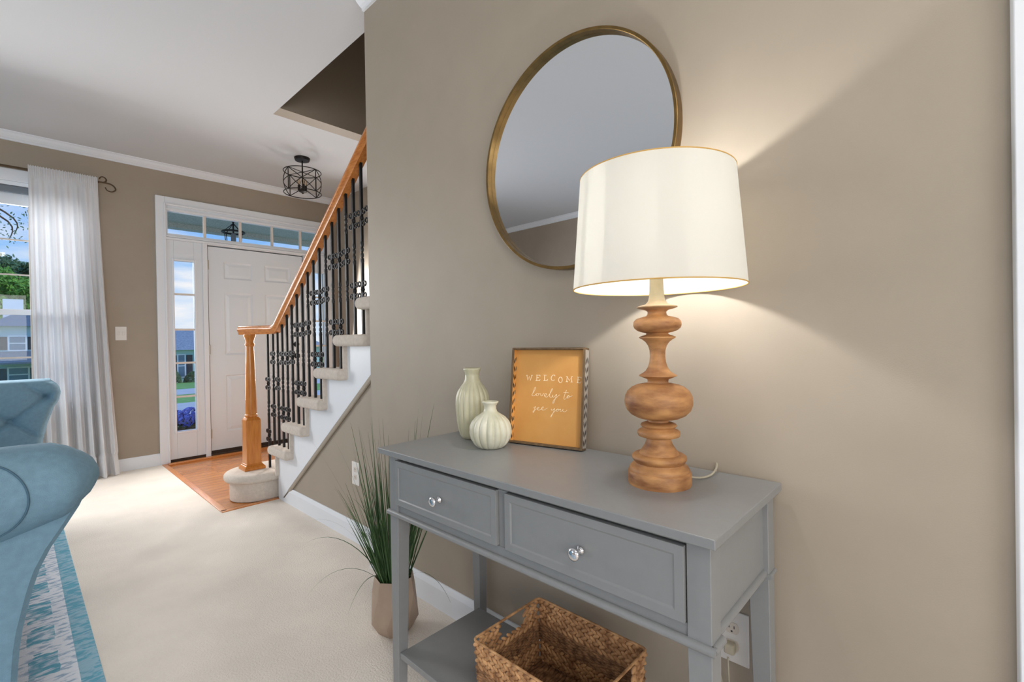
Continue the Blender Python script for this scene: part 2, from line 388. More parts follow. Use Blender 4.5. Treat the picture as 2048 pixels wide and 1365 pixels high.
# crown moulding: profile (out from wall, down from ceiling)
def crown_prof(): return [(0, 0), (.062, 0), (.062, -.008), (.05, -.014), (.042, -.03), (.024, -.046), (.012, -.052), (.012, -.062), (0, -.062)]
bm = bmesh.new(); prism([(YF-a, CZ+b) for a, b in crown_prof()], 'x', XL, XS, bm); struct('trim_3', bm, WHITE)
bm = bmesh.new()
n0 = []
def crown_x(bm, x, sgn, y0, y1):
    A = [bm.verts.new((x+sgn*a, y0, CZ+b)) for a, b in crown_prof()]; B = [bm.verts.new((x+sgn*a, y1, CZ+b)) for a, b in crown_prof()]
    k = len(A); bm.faces.new(A); bm.faces.new(B[::-1])
    for i in range(k): j = (i+1) % k; bm.faces.new((A[j], A[i], B[i], B[j]))
    return bm
struct('trim_4', crown_x(bmesh.new(), 0, -1, YB, YC), WHITE)
struct('trim_5', crown_x(bmesh.new(), XL, 1, YB, YF), WHITE)

# baseboards
def bb_prof(h=.106, t=.014): return [(0, 0), (t, 0), (t, h-.022), (t-.005, h-.008), (t-.009, h), (0, h)]
def bb_y(x, sgn, y0, y1, h=.106):
    bm = bmesh.new(); pr = bb_prof(h)
    A = [bm.verts.new((x+sgn*a, y0, b)) for a, b in pr]; B = [bm.verts.new((x+sgn*a, y1, b)) for a, b in pr]
    k = len(A); bm.faces.new(A); bm.faces.new(B[::-1])
    for i in range(k): j = (i+1) % k; bm.faces.new((A[j], A[i], B[i], B[j]))
    return bm
def bb_x(y, sgn, x0, x1, h=.106):
    bm = bmesh.new(); pr = bb_prof(h)
    A = [bm.verts.new((x0, y+sgn*a, b)) for a, b in pr]; B = [bm.verts.new((x1, y+sgn*a, b)) for a, b in pr]
    k = len(A); bm.faces.new(A); bm.faces.new(B[::-1])
    for i in range(k): j = (i+1) % k; bm.faces.new((A[j], A[i], B[i], B[j]))
    return bm
struct('baseboard_right', bb_y(0, -1, -.07, YC+.014), WHITE)
# the under-stair baseboard ends on the slope of the stringer
bm = bmesh.new(); pr = bb_prof(); A = []; Bv = []
for a, b in pr:
    A.append(bm.verts.new((UX-a, YC-.1, b))); Bv.append(bm.verts.new((UX-a, 3.43-b/.749, b)))
k = len(A); bm.faces.new(A); bm.faces.new(Bv[::-1])
for i in range(k): j = (i+1) % k; bm.faces.new((A[j], A[i], Bv[i], Bv[j]))
struct('baseboard_understairs', bm, WHITE)
struct('baseboard_front', bb_x(YF, -1, XL, -.285), WHITE)
struct('baseboard_left', bb_y(XL, 1, YB, YF), WHITE)
struct('baseboard_back', bb_x(YB, 1, XL, 0), WHITE)
# sloping skirting along the stairwell wall
struct('baseboard_stairwell', prism([(3.7, .0), (3.95, .0), (3.95, .12), (1.2, .12+.746*2.75), (1.2, .0+.746*2.25), (3.5, .05)], 'x', XS-.016, XS), WHITE)
# white casing of the wide opening at the near end of the mirror wall
struct('trim_6', prism([(-.024, -.075), (-.024, -.165), (0, -.165), (0, -.072), (-.014, -.072)], 'z', 0, CZ-.062), WHITE, bevel=.002)

# ------------------------------------------------------------------ front window
win = struct('window_1', boxes((WX0-.0, WX0+.03, YF-.0, YF+.12, WZ0, WZ1), (WX1-.03, WX1, YF, YF+.12, WZ0, WZ1), (WX0+.03, WX1-.03, YF, YF+.12, WZ1-.03, WZ1), (WX0+.03, WX1-.03, YF, YF+.12, WZ0, WZ0+.03)), WHITE, bevel=.002)
P('window_casing', boxes((WX0-.065, WX1+.065, YF-.02, YF, WZ1, WZ1+.09), (WX0-.065, WX0, YF-.02, YF, WZ0, WZ1), (WX1, WX1+.065, YF-.02, YF, WZ0, WZ1), (WX0-.08, WX1+.08, YF-.05, YF, WZ0-.03, WZ0), (WX0-.09, WX1+.09, YF-.018, YF, WZ0-.11, WZ0-.03)), WHITE, win, bevel=.003)
a, b = WX0+.03, WX1-.03; zm = 1.365
up_s = P('upper_sash', boxes((a, a+.035, YF+.07, YF+.1, zm-.02, WZ1-.03), (b-.035, b, YF+.07, YF+.1, zm-.02, WZ1-.03), (a+.035, b-.035, YF+.07, YF+.1, WZ1-.165, WZ1-.03), (a+.035, b-.035, YF+.07, YF+.1, zm-.02, zm+.022)), WHITE, win, bevel=.002)
lo_s = P('lower_sash', boxes((a, a+.035, YF+.035, YF+.066, WZ0+.03, zm+.02), (b-.035, b, YF+.035, YF+.066, WZ0+.03, zm+.02), (a+.035, b-.035, YF+.035, YF+.066, zm-.022, zm+.022), (a+.035, b-.035, YF+.035, YF+.066, WZ0+.03, WZ0+.10)), WHITE, win, bevel=.002)
MUN = mat('cream_muntins', (214, 202, 190), .5)
mb = []
for i in range(1, 4): x = a+.035+(b-a-.07)*i/4; mb.append((x-.006, x+.006, YF+.078, YF+.088, zm+.022, WZ1-.165))
for i in range(1, 3): z = zm+.022+(WZ1-.165-zm-.022)*i/3; mb.append((a+.035, b-.035, YF+.0785, YF+.0875, z-.006, z+.006))
P('muntins', boxes(*mb), MUN, up_s)
mb = []
for i in range(1, 4): x = a+.035+(b-a-.07)*i/4; mb.append((x-.006, x+.006, YF+.044, YF+.054, WZ0+.1, zm-.022))
for i in range(1, 2): z = 1.01; mb.append((a+.035, b-.035, YF+.0445, YF+.0535, z-.007, z+.007))
P('muntins', boxes(*mb), MUN, lo_s)
P('pane', box(a+.035, b-.035, YF+.082, YF+.084, zm+.022, WZ1-.165), GLASS, up_s)
P('pane', box(a+.035, b-.035, YF+.048, YF+.050, WZ0+.10, zm-.022), GLASS, lo_s)
# grey head rail of the raised blind
t = thing('window_blind', 'raised window blind with grey head rail behind the white curtain rod', 'blind', ((a+b)/2, YF+.02, WZ1-.09))
P('head_rail', box(a+.003, b-.003, YF+.005, YF+.032, WZ1-.085, WZ1-.034), mat('grey_headrail', (120, 128, 138), .6), t, bevel=.004)
P('lift_cord', tube([(-1.078, YF+.004, WZ1-.09), (-1.08, YF+.003, 1.7), (-1.078, YF+.004, 1.0)], .0022, 6), mat('beige_cord', (190, 178, 160), .8), t)

# unseen windows added beside and behind the camera to carry the fill lights
n = 2
def simple_window(name, axis, lo, hi, z0, z1, plane, d):
    def bx(u0, u1, za, zb, e=0):
        return (plane-.1*d if 0 else min(plane, plane-.12*d), max(plane, plane-.12*d), u0, u1, za, zb) if axis == 'x' else (u0, u1, min(plane, plane-.12*d), max(plane, plane-.12*d), za, zb)
    f = struct(name, boxes(bx(lo, lo+.04, z0, z1), bx(hi-.04, hi, z0, z1), bx(lo+.04, hi-.04, z1-.04, z1), bx(lo+.04, hi-.04, z0, z0+.04), bx((lo+hi)/2-.02, (lo+hi)/2+.02, z0+.04, z1-.04)), WHITE)
    def cz(u0, u1, za, zb):
        return (min(plane, plane+.02*d), max(plane, plane+.02*d), u0, u1, za, zb) if axis == 'x' else (u0, u1, min(plane, plane+.02*d), max(plane, plane+.02*d), za, zb)
    P('window_casing', boxes(cz(lo-.09, hi+.09, z1, z1+.09), cz(lo-.09, lo, z0-.09, z1), cz(hi, hi+.09, z0-.09, z1), cz(lo, hi, z0-.09, z0)), WHITE, f)
simple_window('window_2', 'x', LW[0][0], LW[0][1], .65, 2.05, XL, 1)
simple_window('window_3', 'x', LW[1][0], LW[1][1], .65, 2.05, XL, 1)
simple_window('window_4', 'y', -3.4, -1.0, .65, 2.05, YB, 1)

# ------------------------------------------------------------------ door unit
door_y = YF+.02
fr = struct('trim_7', boxes(
    (-.285, -.215, YF-.022, YF, 0, 2.45), (1.30, 1.37, YF-.022, YF, 0, 2.45), (-.215, 1.30, YF-.022, YF, 2.38, 2.45)), WHITE, bevel=.005)
P('casing_bead', boxes((-.225, -.209, YF-.03, YF-.0, 0, 2.39), (1.294, 1.310, YF-.03, YF, 0, 2.39), (-.209, 1.294, YF-.03, YF, 2.374, 2.39)), WHITE, fr, bevel=.004)
# window_5 left sidelight, window_6 right sidelight, window_7 transom
def sidelight(name, x0, x1, gx0, gx1, gz0, gz1, hs):
    f = struct(name, boxes((x0, gx0, YF-.003, YF+.05, .03, 2.06), (gx1, x1, YF-.003, YF+.05, .03, 2.06), (gx0, gx1, YF-.003, YF+.05, gz1, 2.06), (gx0, gx1, YF-.003, YF+.05, .03, gz0)), DOORW, bevel=.003)
    P('glass_bead', boxes((gx0-.018, gx0, YF-.012, YF+.0, gz0-.018, gz1+.018), (gx1, gx1+.018, YF-.012, YF, gz0-.018, gz1+.018), (gx0, gx1, YF-.012, YF, gz1, gz1+.018), (gx0, gx1, YF-.012, YF, gz0-.018, gz0)), WHITE, f, bevel=.004)
    P('pane', box(gx0, gx1, YF+.022, YF+.026, gz0, gz1), GLASS, f)
    P('muntins', boxes(*[(gx0, gx1, YF+.008, YF+.03, z-.009, z+.009) for z in hs]), mat('warm_white_muntins', (236, 226, 216), .5), f, bevel=.003)
sidelight('window_5', -.215, .075, -.152, .006, .282, 1.872, (1.562, 1.231, .918, .603))
sidelight('window_6', 1.085, 1.30, 1.142, 1.285, .484, 1.876, (1.6, 1.33, 1.05, .77))
P('sill_block', box(-.215, .075, YF-.004, YF+.05, 0, .03), RUBBER, bpy.data.objects['window_5'])
bars = [.098, .42, .742, 1.015]
f = struct('window_7', boxes((-.215, -.192, YF-.003, YF+.05, 2.06, 2.38), (1.27, 1.30, YF-.003, YF+.05, 2.06, 2.38), (-.192, 1.27, YF-.003, YF+.05, 2.325, 2.38), (-.192, 1.27, YF-.003, YF+.05, 2.06, 2.118)), DOORW, bevel=.003)
P('pane', box(-.192, 1.27, YF+.024, YF+.028, 2.118, 2.325), GLASS, f)
P('muntins', boxes(*[(x-.011, x+.011, YF+.006, YF+.034, 2.118, 2.325) for x in (.105, .417, .722, 1.017)]), mat('warm_white_muntin', (232, 222, 214), .5), f, bevel=.003)
P('glass_bead', boxes((-.215, 1.30, YF-.016, YF, 2.06, 2.082), (-.215, 1.30, YF-.012, YF, 2.085, 2.10), (-.21, 1.295, YF-.012, YF, 2.335, 2.35)), WHITE, f, bevel=.004)
struct('trim_8', boxes((.075, .118, YF-.012, YF+.06, 0, 2.06), (1.045, 1.085, YF-.012, YF+.06, 0, 2.06), (.118, 1.045, YF-.012, YF+.06, 2.052, 2.06)), WHITE, bevel=.004)
struct('trim_10', boxes((.116, .130, YF+.046, YF+.10, 0, 2.055), (1.033, 1.05, YF+.046, YF+.10, 0, 2.055), (.130, 1.033, YF+.066, YF+.10, 2.03, 2.055)), RUBBER)  # dark strips added behind the door gap to stop light leaking through
struct('trim_9', boxes((.118, 1.045, YF-.03, YF+.10, -.01, .022)), RUBBER, bevel=.003)

d = struct('door_1', bmesh.new(), DOORW)
bm = bmesh.new()
X0, X1, Z0, Z1 = .127, 1.037, .03, 2.044
# stiles, rails and raised panels
cols = [(.127+.135, .127+.395), (.127+.515, .127+.775)]
rows = [(.22, .78), (.98, 1.60), (1.735, 1.905)]
xs = [X0, cols[0][0], cols[0][1], cols[1][0], cols[1][1], X1]; zs = [Z0, rows[0][0], rows[0][1], rows[1][0], rows[1][1], rows[2][0], rows[2][1], Z1]
for i in range(5):
    for j in range(7):
        hole = i in (1, 3) and j in (1, 3, 5)
        yo = door_y if not hole else door_y+.012
        if hole:
            q = [xs[i], xs[i+1], zs[j], zs[j+1]]
            # sloping sticking, flat field, raised centre
            def ring(x0, x1, z0, z1, y): return [bm.verts.new(p) for p in ((x0, y, z0), (x1, y, z0), (x1, y, z1), (x0, y, z1))]
            R = [ring(q[0], q[1], q[2], q[3], door_y), ring(q[0]+.012, q[1]-.012, q[2]+.012, q[3]-.012, door_y+.010), ring(q[0]+.02, q[1]-.02, q[2]+.02, q[3]-.02, door_y+.010), ring(q[0]+.045, q[1]-.045, q[2]+.045, q[3]-.045, door_y+.002)]
            for A_, B_ in zip(R, R[1:]):
                for k in range(4): bm.faces.new((A_[k], A_[(k+1) % 4], B_[(k+1) % 4], B_[k]))
            bm.faces.new(R[-1])
        else:
            bm.faces.new([bm.verts.new(p) for p in ((xs[i], door_y, zs[j]), (xs[i+1], door_y, zs[j]), (xs[i+1], door_y, zs[j+1]), (xs[i], door_y, zs[j+1]))])
bmesh.ops.remove_doubles(bm, verts=bm.verts, dist=1e-5)
quad_box(bm, X0, X1, door_y+.013, door_y+.045, Z0, Z1)
quad_box(bm, X0, X0+.002, door_y, door_y+.013, Z0, Z1); quad_box(bm, X1-.002, X1, door_y, door_y+.013, Z0, Z1); quad_box(bm, X0, X1, door_y, door_y+.013, Z0, Z0+.002); quad_box(bm, X0, X1, door_y, door_y+.013, Z1-.002, Z1)
bm.to_mesh(d.data); bm.free()
for z in (1.86, 1.035, .22):
    P('hinge', lathe([(.007, 0), (.007, .09)], 12, (.122, YF-.004, z-.045)), HINGE, d)
P('deadbolt', tube([(.955, door_y, 1.072), (.955, door_y-.022, 1.072)], lambda t: .03-.004*t, 20), IRON, d)
h = P('door_handle', tube([(.96, door_y, .945), (.96, door_y-.014, .945)], .031, 20), IRON, d)
P('lever', tube(smooth_path([(.96, door_y-.012, .945), (.96, door_y-.05, .945), (.935, door_y-.058, .945), (.86, door_y-.055, .94)]), .009, 10), IRON, h, smooth=True)
P('door_sweep', box(X0, X1, door_y-.006, door_y+.0, .022, .05), RUBBER, d)

# ------------------------------------------------------------------ staircase
RY = lambda k: 3.447-.2525*(k-2)     # riser position of step k (k >= 2)
TZ = lambda k: .1885*k
SXo = .080                           # stringer face
stair = thing('staircase', 'carpeted staircase with white stringer climbing beside the front door', 'staircase', (.75, 3.6, 0))
K = 13
poly = [(3.466, 0), (3.466, TZ(2)-.05)]
for k in range(2, 7):
    poly += [(RY(k+1), TZ(k)-.05), (RY(k+1), TZ(k+1)-.05)]
poly += [(YC+.001, TZ(7)-.05), (YC+.001, .121+.749*(3.265-YC)), (3.427, 0)]
P('stringer', prism(poly, 'x', SXo, UX-.0005), WHITE, stair)
# moulding under the stringer, painted like the wall
sl = [(3.427, 0), (3.427-.03, 0), (2.0-.03, .121+.749*(3.265-2.0)), (2.0, .121+.749*(3.265-2.0)+.0)]
bm = prism([(3.40, .02), (3.36, .02), (YC+.001, .749*(3.427-YC)-.034), (YC+.001, .749*(3.427-YC)+.004)], 'x', UX-.014, UX-.0005)
P('stringer_moulding', bm, WALL, stair, bevel=.006)
def bull(y0, y1, z, th=.062, x0=.022, x1=XS-.016):
    """carpeted tread: nosing at +y rounded, top at z; also turned over its open side"""
    bm = bmesh.new(); n = 6; pr = []
    for i in range(n+1): a_ = -PI/2+PI*i/n; pr.append((y1+th/2*math.cos(a_)*1.0, z-th/2+th/2*math.sin(a_)))
    pr += [(y0, z), (y0, z-th)]
    prism(pr, 'x', x0, x1, bm); return bm
for k in range(2, K):
    y1 = RY(k)+.036; y0 = RY(k+1)
    if k < 7: P('tread', bull(y0, y1, TZ(k)), STAIRC, stair, bevel=.018, bseg=4)
    elif k == 7: P('tread', bull(YC+.001, y1, TZ(k)), STAIRC, stair, bevel=.018, bseg=4)
    else: P('tread', bull(y0, y1, TZ(k), x0=.13), STAIRC, stair, bevel=.018, bseg=4)
    P('riser', box(.058 if RY(k+1) > YC else .13, XS-.016, RY(k+1), RY(k+1)+.022, TZ(k)-.02, TZ(k+1)-.05), STAIRC, stair, bevel=.006)
P('tread', box(.13, XS-.016, RY(8), YC, TZ(7)-.062, TZ(7)), STAIRC, stair)
# starting step with rounded end
def bullnose(r, xc, yc, ya, yb, z0, z1, x1):
    bm = bmesh.new(); pts = []
    for i in range(25):
        a_ = PI/2+PI*i/24; pts.append((xc+r*math.cos(a_), yc+r*math.sin(a_)))
    pts += [(x1, ya), (x1, yb)]
    return prism(pts, 'z', z0, z1, bm)
P('starting_step_riser', bullnose(.165, .0, 3.668, 3.503, 3.833, .0, .15, XS-.02), STAIRC, stair, bevel=.006)
P('starting_step_tread', bullnose(.20, .0, 3.668, 3.468, 3.868, .128, .19, XS-.02), STAIRC, stair, bevel=.028, bseg=5)
P('riser', box(.058, XS-.016, 3.447, 3.468, .16, TZ(2)-.05), STAIRC, stair, bevel=.006)

# ------------------------------------------------------------------ railing
rail = thing('stair_railing', 'oak handrail with newel post and black iron scroll balusters on the stairs', 'railing', (.0, 3.70, .19))
RX = .082
nx, ny = -.012, 3.702
bm = bmesh.new()
def sq(bm, w0, w1, z0, z1, c=(nx, ny), ch=0):
    r0, r1 = w0/2, w1/2
    A = [bm.verts.new((c[0]+sx*r0, c[1]+sy*r0, z0)) for sx, sy in ((-1, -1), (1, -1), (1, 1), (-1, 1))]
    B = [bm.verts.new((c[0]+sx*r1, c[1]+sy*r1, z1)) for sx, sy in ((-1, -1), (1, -1), (1, 1), (-1, 1))]
    for i in range(4): bm.faces.new((A[i], A[(i+1) % 4], B[(i+1) % 4], B[i]))
    bm.faces.new(A[::-1]); bm.faces.new(B)
post = P('newel_post', (lambda b: (sq(b, .098, .096, .21, .545), b)[1])(bmesh.new()), OAK, rail, bevel=.004)
b = bmesh.new(); sq(b, .138, .138, .189, .207); sq(b, .138, .112, .207, .222); sq(b, .112, .10, .222, .232)
P('newel_base', b, OAK, post, bevel=.003)
b = bmesh.new(); sq(b, .096, .074, .545, .562)
P('newel_shoulder', b, OAK, post, bevel=.002)
P('newel_shaft', lathe([(.036, .56), (.041, .566), (.041, .578), (.036, .585), (.0365, .62), (.035, .75), (.031, .92), (.026, 1.055), (.0255, 1.07), (.031, 1.075), (.033, 1.083), (.031, 1.091), (.027, 1.096), (.027, 1.108), (.032, 1.13), (.038, 1.142), (.040, 1.15), (.040, 1.158), (.034, 1.16)], 16, (nx, ny, 0)), OAK, post, smooth=True)
hr_prof = [(-.022, -.032), (.022, -.032), (.026, -.012), (.033, -.004), (.035, .006), (.031, .018), (.020, .027), (.006, .031), (-.006, .031), (-.020, .027), (-.031, .018), (-.035, .006), (-.033, -.004), (-.026, -.012)]
zr = 1.188
pth = smooth_path([(-.045, 3.775, zr), (-.02, 3.715, zr), (.035, 3.59, zr), (.066, 3.50, zr), (.078, 3.45, zr+.006), (RX, 3.40, zr+.034), (RX, 3.33, zr+.086), (RX, 3.0, zr+.086+.742*.33), (RX, 2.5, zr+.086+.742*.83), (RX, YC+.001, zr+.086+.742*(3.33-YC-.001))], 6)
P('handrail', sweep(pth, hr_prof), OAKX, rail, smooth=True, angle=.9)
def rail_z(y):
    if y > 3.47: return zr-.03
    if y > 3.40: return zr-.03+.034*(3.47-y)/.07
    if y > 3.33: return zr+.004+.052*(3.40-y)/.07
    return zr+.056+.742*(3.33-y)
def scroll(bm, x, y, zc):
    """double scroll: four curls around a small collar, in the plane of the railing"""
    for sy in (-1, 1):
        for sz in (-1, 1):
            pts = []
            # each curl is an open spiral; it springs from the collar and turns outwards
            for i in range(17):
                a_ = 2.75-i/16*5.6; rr = .0150*(1-.40*i/16)
                pts.append((x, y+sy*(.0285+rr*math.cos(a_)), zc+sz*(.0285+rr*math.sin(a_))))
            pts = [(x, y+sy*.003, zc+sz*.003), (x, y+sy*.009, zc+sz*.020)] + pts
            tube(pts, .0043, 6, bm)
def knuckle(bm, x, y, zc):
    for a_, b_ in ((-.03, -.0), (.0, .03)):
        ellipsoid(bm, (x, y, zc+(a_+b_)/2), (.009, .009, .018), u=6, v=6)
def baluster(y, z0, kind):
    z1 = rail_z(y)+.012
    top = P('baluster', (lambda b: b)(bmesh.new()), IRON, rail)
    bm = bmesh.new(); w = .0068
    pinch = [.24, .61] if kind == 'B' else [.43]
    pinch = [p for p in pinch if z0+p+.05 < z1]
    z = z0-.004
    segs = []
    for p in pinch:
        segs.append((z, z0+p-.03)); z = z0+p+.03
    segs.append((z, z1))
    for a_, b_ in segs: quad_box(bm, RX-w, RX+w, y-w, y+w, a_, b_)
    for p in pinch:
        tube([(RX, y, z0+p-.034), (RX, y, z0+p+.034)], .0035, 6, bm)
        knuckle(bm, RX, y, z0+p)
        for s in (-.045, .045): ellipsoid(bm, (RX, y, z0+p+s), (.010, .010, .02), u=6, v=6)
    org = Vector(rail.location); bmesh.ops.translate(bm, verts=bm.verts, vec=-org); bmesh.ops.recalc_face_normals(bm, faces=bm.faces); bm.to_mesh(top.data); bm.free()
    for s in ([.235, .61] if kind == 'A' else [.43]):
        if z0+s+.06 < z1:
            b = bmesh.new(); scroll(b, RX-.004, y, z0+s); ellipsoid(b, (RX, y, z0+s), (.012, .012, .014), u=8, v=6)
            P('scroll', b, IRON, top, smooth=True, angle=4)
baluster(3.625, .19, 'A')
i = 0; y = 3.525
while y > YC+.02:
    k = 2
    while y < RY(k+1)+.026: k += 1
    baluster(y, TZ(k), 'B' if i % 3 == 1 else 'A'); i += 1; y -= .0842
PRINT_STROKES = [[[47.3,213.0],[51.5,197.4],[56.2,209.8],[60.9,197.2],[65.5,213.6]],[[45.2,213.0],[50.0,213.1]],[[62.8,213.5],[68.1,213.6]],[[84.1,214.1],[83.6,197.4]],[[81.4,214.6],[95.2,214.4],[95.1,211.0]],[[84.0,206.6],[91.0,206.6]],[[80.3,197.3],[94.7,197.6],[95.6,201.8]],[[111.5,214.9],[111.4,197.8]],[[108.3,215.2],[117.3,215.1]],[[107.8,198.0],[121.3,198.2],[122.0,203.3]],[[147.4,212.6],[146.7,215.9],[140.9,216.3],[136.0,212.2],[134.4,206.0],[136.6,200.4],[141.7,198.9],[146.6,201.9]],[[187.9,197.2],[189.1,212.8],[196.8,201.4],[203.7,212.7],[204.9,197.3]],[[186.0,212.7],[190.3,212.8]],[[202.5,212.8],[207.3,213.0]],[[185.4,197.1],[191.5,197.4]],[[201.3,196.9],[206.7,197.1]],[[225.3,212.2],[224.7,195.9]],[[222.9,212.7],[236.0,212.0],[235.5,208.8]],[[225.3,204.6],[230.9,204.6]],[[221.7,196.0],[234.2,195.7],[235.2,200.6]],[[172.9,202.6],[172.5,199.4],[171.3,196.6],[169.4,194.7],[167.0,194.0],[164.6,194.6],[162.5,196.3],[161.1,199.0],[160.4,202.1],[160.8,205.4],[162.0,208.1],[164.0,210.0],[166.3,210.7],[168.7,210.2],[170.8,208.4],[172.3,205.7],[172.9,202.6]]]
SCRIPT_STROKES = [[[71.0,155.5],[77.4,174.2],[80.7,175.5],[79.6,169.7],[74.1,160.3],[69.2,153.1],[71.4,149.2],[78.6,150.2],[83.7,155.0],[88.8,157.5],[85.0,155.1],[85.2,150.5],[90.4,150.8],[92.8,155.5],[90.1,157.0],[95.4,155.6]],[[95.4,155.6],[99.3,156.9],[101.5,150.8],[106.1,151.6],[109.0,157.4],[112.3,156.4]],[[111.9,150.8],[120.1,154.6],[119.3,157.9],[114.9,156.6],[113.9,150.9],[120.4,147.8],[125.4,150.4],[136.3,164.4],[140.9,173.6],[138.4,173.5],[133.8,163.1],[131.8,151.8],[135.8,147.5],[140.7,150.1],[143.0,155.8]],[[143.0,155.8],[142.6,150.2],[147.1,149.3],[155.5,157.5],[151.1,142.8],[146.6,131.4],[143.5,130.1],[146.2,139.2],[155.9,148.6],[165.5,156.9]],[[188.2,172.4],[183.8,160.1],[180.6,148.9],[182.7,144.0],[188.0,147.1]],[[178.7,164.8],[195.9,164.5]],[[188.0,147.1],[196.2,156.3],[191.4,153.9],[191.6,148.4],[197.7,149.8],[198.7,154.2],[195.0,156.2],[201.2,153.3],[208.3,156.4]],[[76.6,111.2],[84.2,116.3],[80.6,109.2],[80.9,104.7],[76.6,97.5],[75.8,100.9],[83.4,107.1],[93.7,111.2],[96.1,114.2],[92.2,113.9],[89.8,109.8],[93.9,106.1],[101.6,108.3],[111.6,115.8],[107.7,116.1],[105.4,110.9],[109.4,107.2],[115.8,108.2],[125.2,114.4]],[[139.8,112.6],[141.3,108.3],[147.5,111.5],[150.5,114.4],[147.7,104.8],[143.1,95.6],[139.1,87.5],[139.5,92.0],[147.8,102.6],[156.3,109.8],[162.4,113.6],[157.4,112.1],[156.4,107.6],[161.4,106.9],[164.9,111.5],[162.4,113.6],[168.6,111.8],[171.0,114.2],[169.4,108.5],[173.7,107.2],[178.4,112.5],[179.0,114.7],[178.6,109.2],[183.6,106.8],[189.6,109.4],[192.4,113.4]]]

# ------------------------------------------------------------------ foyer ceiling light
LX, LY = .615, 4.235
cl = thing('ceiling_light', 'black open drum cage ceiling light with candle sockets hanging over the foyer', 'ceiling light', (LX, LY, CZ))
P('canopy', lathe([(.066, 0), (.066, -.006), (.06, -.024), (.012, -.027)], 32, (LX, LY, CZ)), BRONZE, cl, smooth=True)
P('rod', tube([(LX, LY, CZ-.02), (LX, LY, 2.435)], .006, 10), BRONZE, cl)
RR = .155; ZT, ZB = 2.615, 2.425
ring = lambda z: [(LX+RR*math.cos(2*PI*i/48), LY+RR*math.sin(2*PI*i/48), z) for i in range(48)]
bm = bmesh.new(); tube(ring(ZT), .0042, 6, bm, closed=True); tube(ring(ZB), .0042, 6, bm, closed=True)
for i in range(4):
    a0 = PI/4*0 + .35 + i*PI/2
    p = lambda a_, z: (LX+RR*math.cos(a_), LY+RR*math.sin(a_), z)
    tube([p(a0, ZT), p(a0, ZB)], .004, 6, bm)
    tube([p(a0+PI/2*t/12, ZT+(ZB-ZT)*t/12) for t in range(13)], .0036, 6, bm)
    tube([p(a0+PI/2*t/12, ZB+(ZT-ZB)*t/12) for t in range(13)], .0036, 6, bm)
for a_ in (.35, .35+PI/2, .35+PI, .35+1.5*PI): tube([(LX, LY, ZT+.0), p(a_, ZT)], .003, 6, bm)
P('cage', bm, BRONZE, cl, smooth=True)
P('socket_hub', lathe([(.004, -.02), (.012, -.012), (.034, .0), (.034, .012), (.01, .018)], 16, (LX, LY, 2.44)), BRONZE, cl)
for i in range(3):
    a_ = .3+i*2*PI/3; c = (LX+.032*math.cos(a_), LY+.032*math.sin(a_))
    s = P('candle_socket', lathe([(.011, 0), (.011, .045), (.008, .05)], 12, (*c, 2.45)), BRONZE, cl)
    P('bulb', lathe([(.006, .05), (.014, .07), (.013, .085), (.003, .112)], 12, (*c, 2.45)), glassmat('clear_bulb_glass', (250, 240, 225)), s, smooth=True)

# ------------------------------------------------------------------ curtain and rod
rod = thing('curtain_rod', 'thin bronze curtain rod with scrolled finial above the front window', 'curtain rod', (-1.6, 5.17, 2.50))
P('rod', tube([(-2.75, 5.17, 2.455), (-.675, 5.17, 2.455)], .009, 10), RODB, rod, smooth=True)
fq = lambda a_, b_: (-.675+a_*.6, 5.17, 2.455+b_*.6)
s1 = smooth_path([fq(-.02, 0), fq(.05, .003), fq(.12, -.003), fq(.165, -.03), fq(.18, -.075), fq(.14, -.108), fq(.09, -.098), fq(.07, -.06)], 6)
bm = tube(s1, lambda t: .007-.003*t, 8)
s2 = smooth_path([fq(.04, 0), fq(.075, .02), (fq(.08, .055)), fq(.05, .08), fq(.02, .07), fq(.01, .045)], 6)
tube(s2, lambda t: .006-.002*t, 8, bm); P('scroll_finial', bm, RODB, rod, smooth=True, angle=4)
P('bracket', boxes((-.70, -.685, 5.165, YF, 2.45, 2.465), (-.705, -.68, YF-.006, YF, 2.42, 2.50)), RODB, rod)
def curtain(x0, x1, b0, b1, label):
    bm = bmesh.new(); nu, nv = 150, 90; V = []
    for j in range(nv+1):
        t = j/nv; z = 2.49-t*(2.49-.006); row = []
        l = x0+(b0-x0)*(t**1.5); r = x1+(b1-x1)*(t**1.3)
        for i in range(nu+1):
            s = i/nu; x = l+(r-l)*s
            ph = s*2*PI*6.5+.8*math.sin(s*9)+.5*math.sin(t*2.2+s*5)
            amp = (.014+.044*min(1, t*2.2))*(.75+.25*math.sin(s*17+1))
            yy = 5.17-.004-amp*math.sin(ph)-.012*math.sin(3*ph+2*t)*min(1, t*2)-.01
            if t < .035: yy = 5.17-.012-.008*math.sin(t/.035*PI)-.004*math.sin(ph*5)
            if t > .93: x += .012*math.sin(s*31); yy -= .02*(t-.93)/.07*math.sin(ph*1.7+1)
            zz = z + (.004*math.sin(ph*4) if j == 0 else 0)
            row.append(bm.verts.new((x, min(yy, YF-.03), zz)))
        V.append(row)
    for j in range(nv):
        for i in range(nu): bm.faces.new((V[j][i], V[j][i+1], V[j+1][i+1], V[j+1][i]))
    c = thing('curtain', label, 'curtain', ((x0+x1)/2, 5.17, 0))
    o = P('curtain_cloth', bm, CURT, c, smooth=True, angle=4)
    return c
curtain(-1.085, -.683, -1.07, -.575, 'white sheer curtain panel hanging beside the front window on the bronze rod')

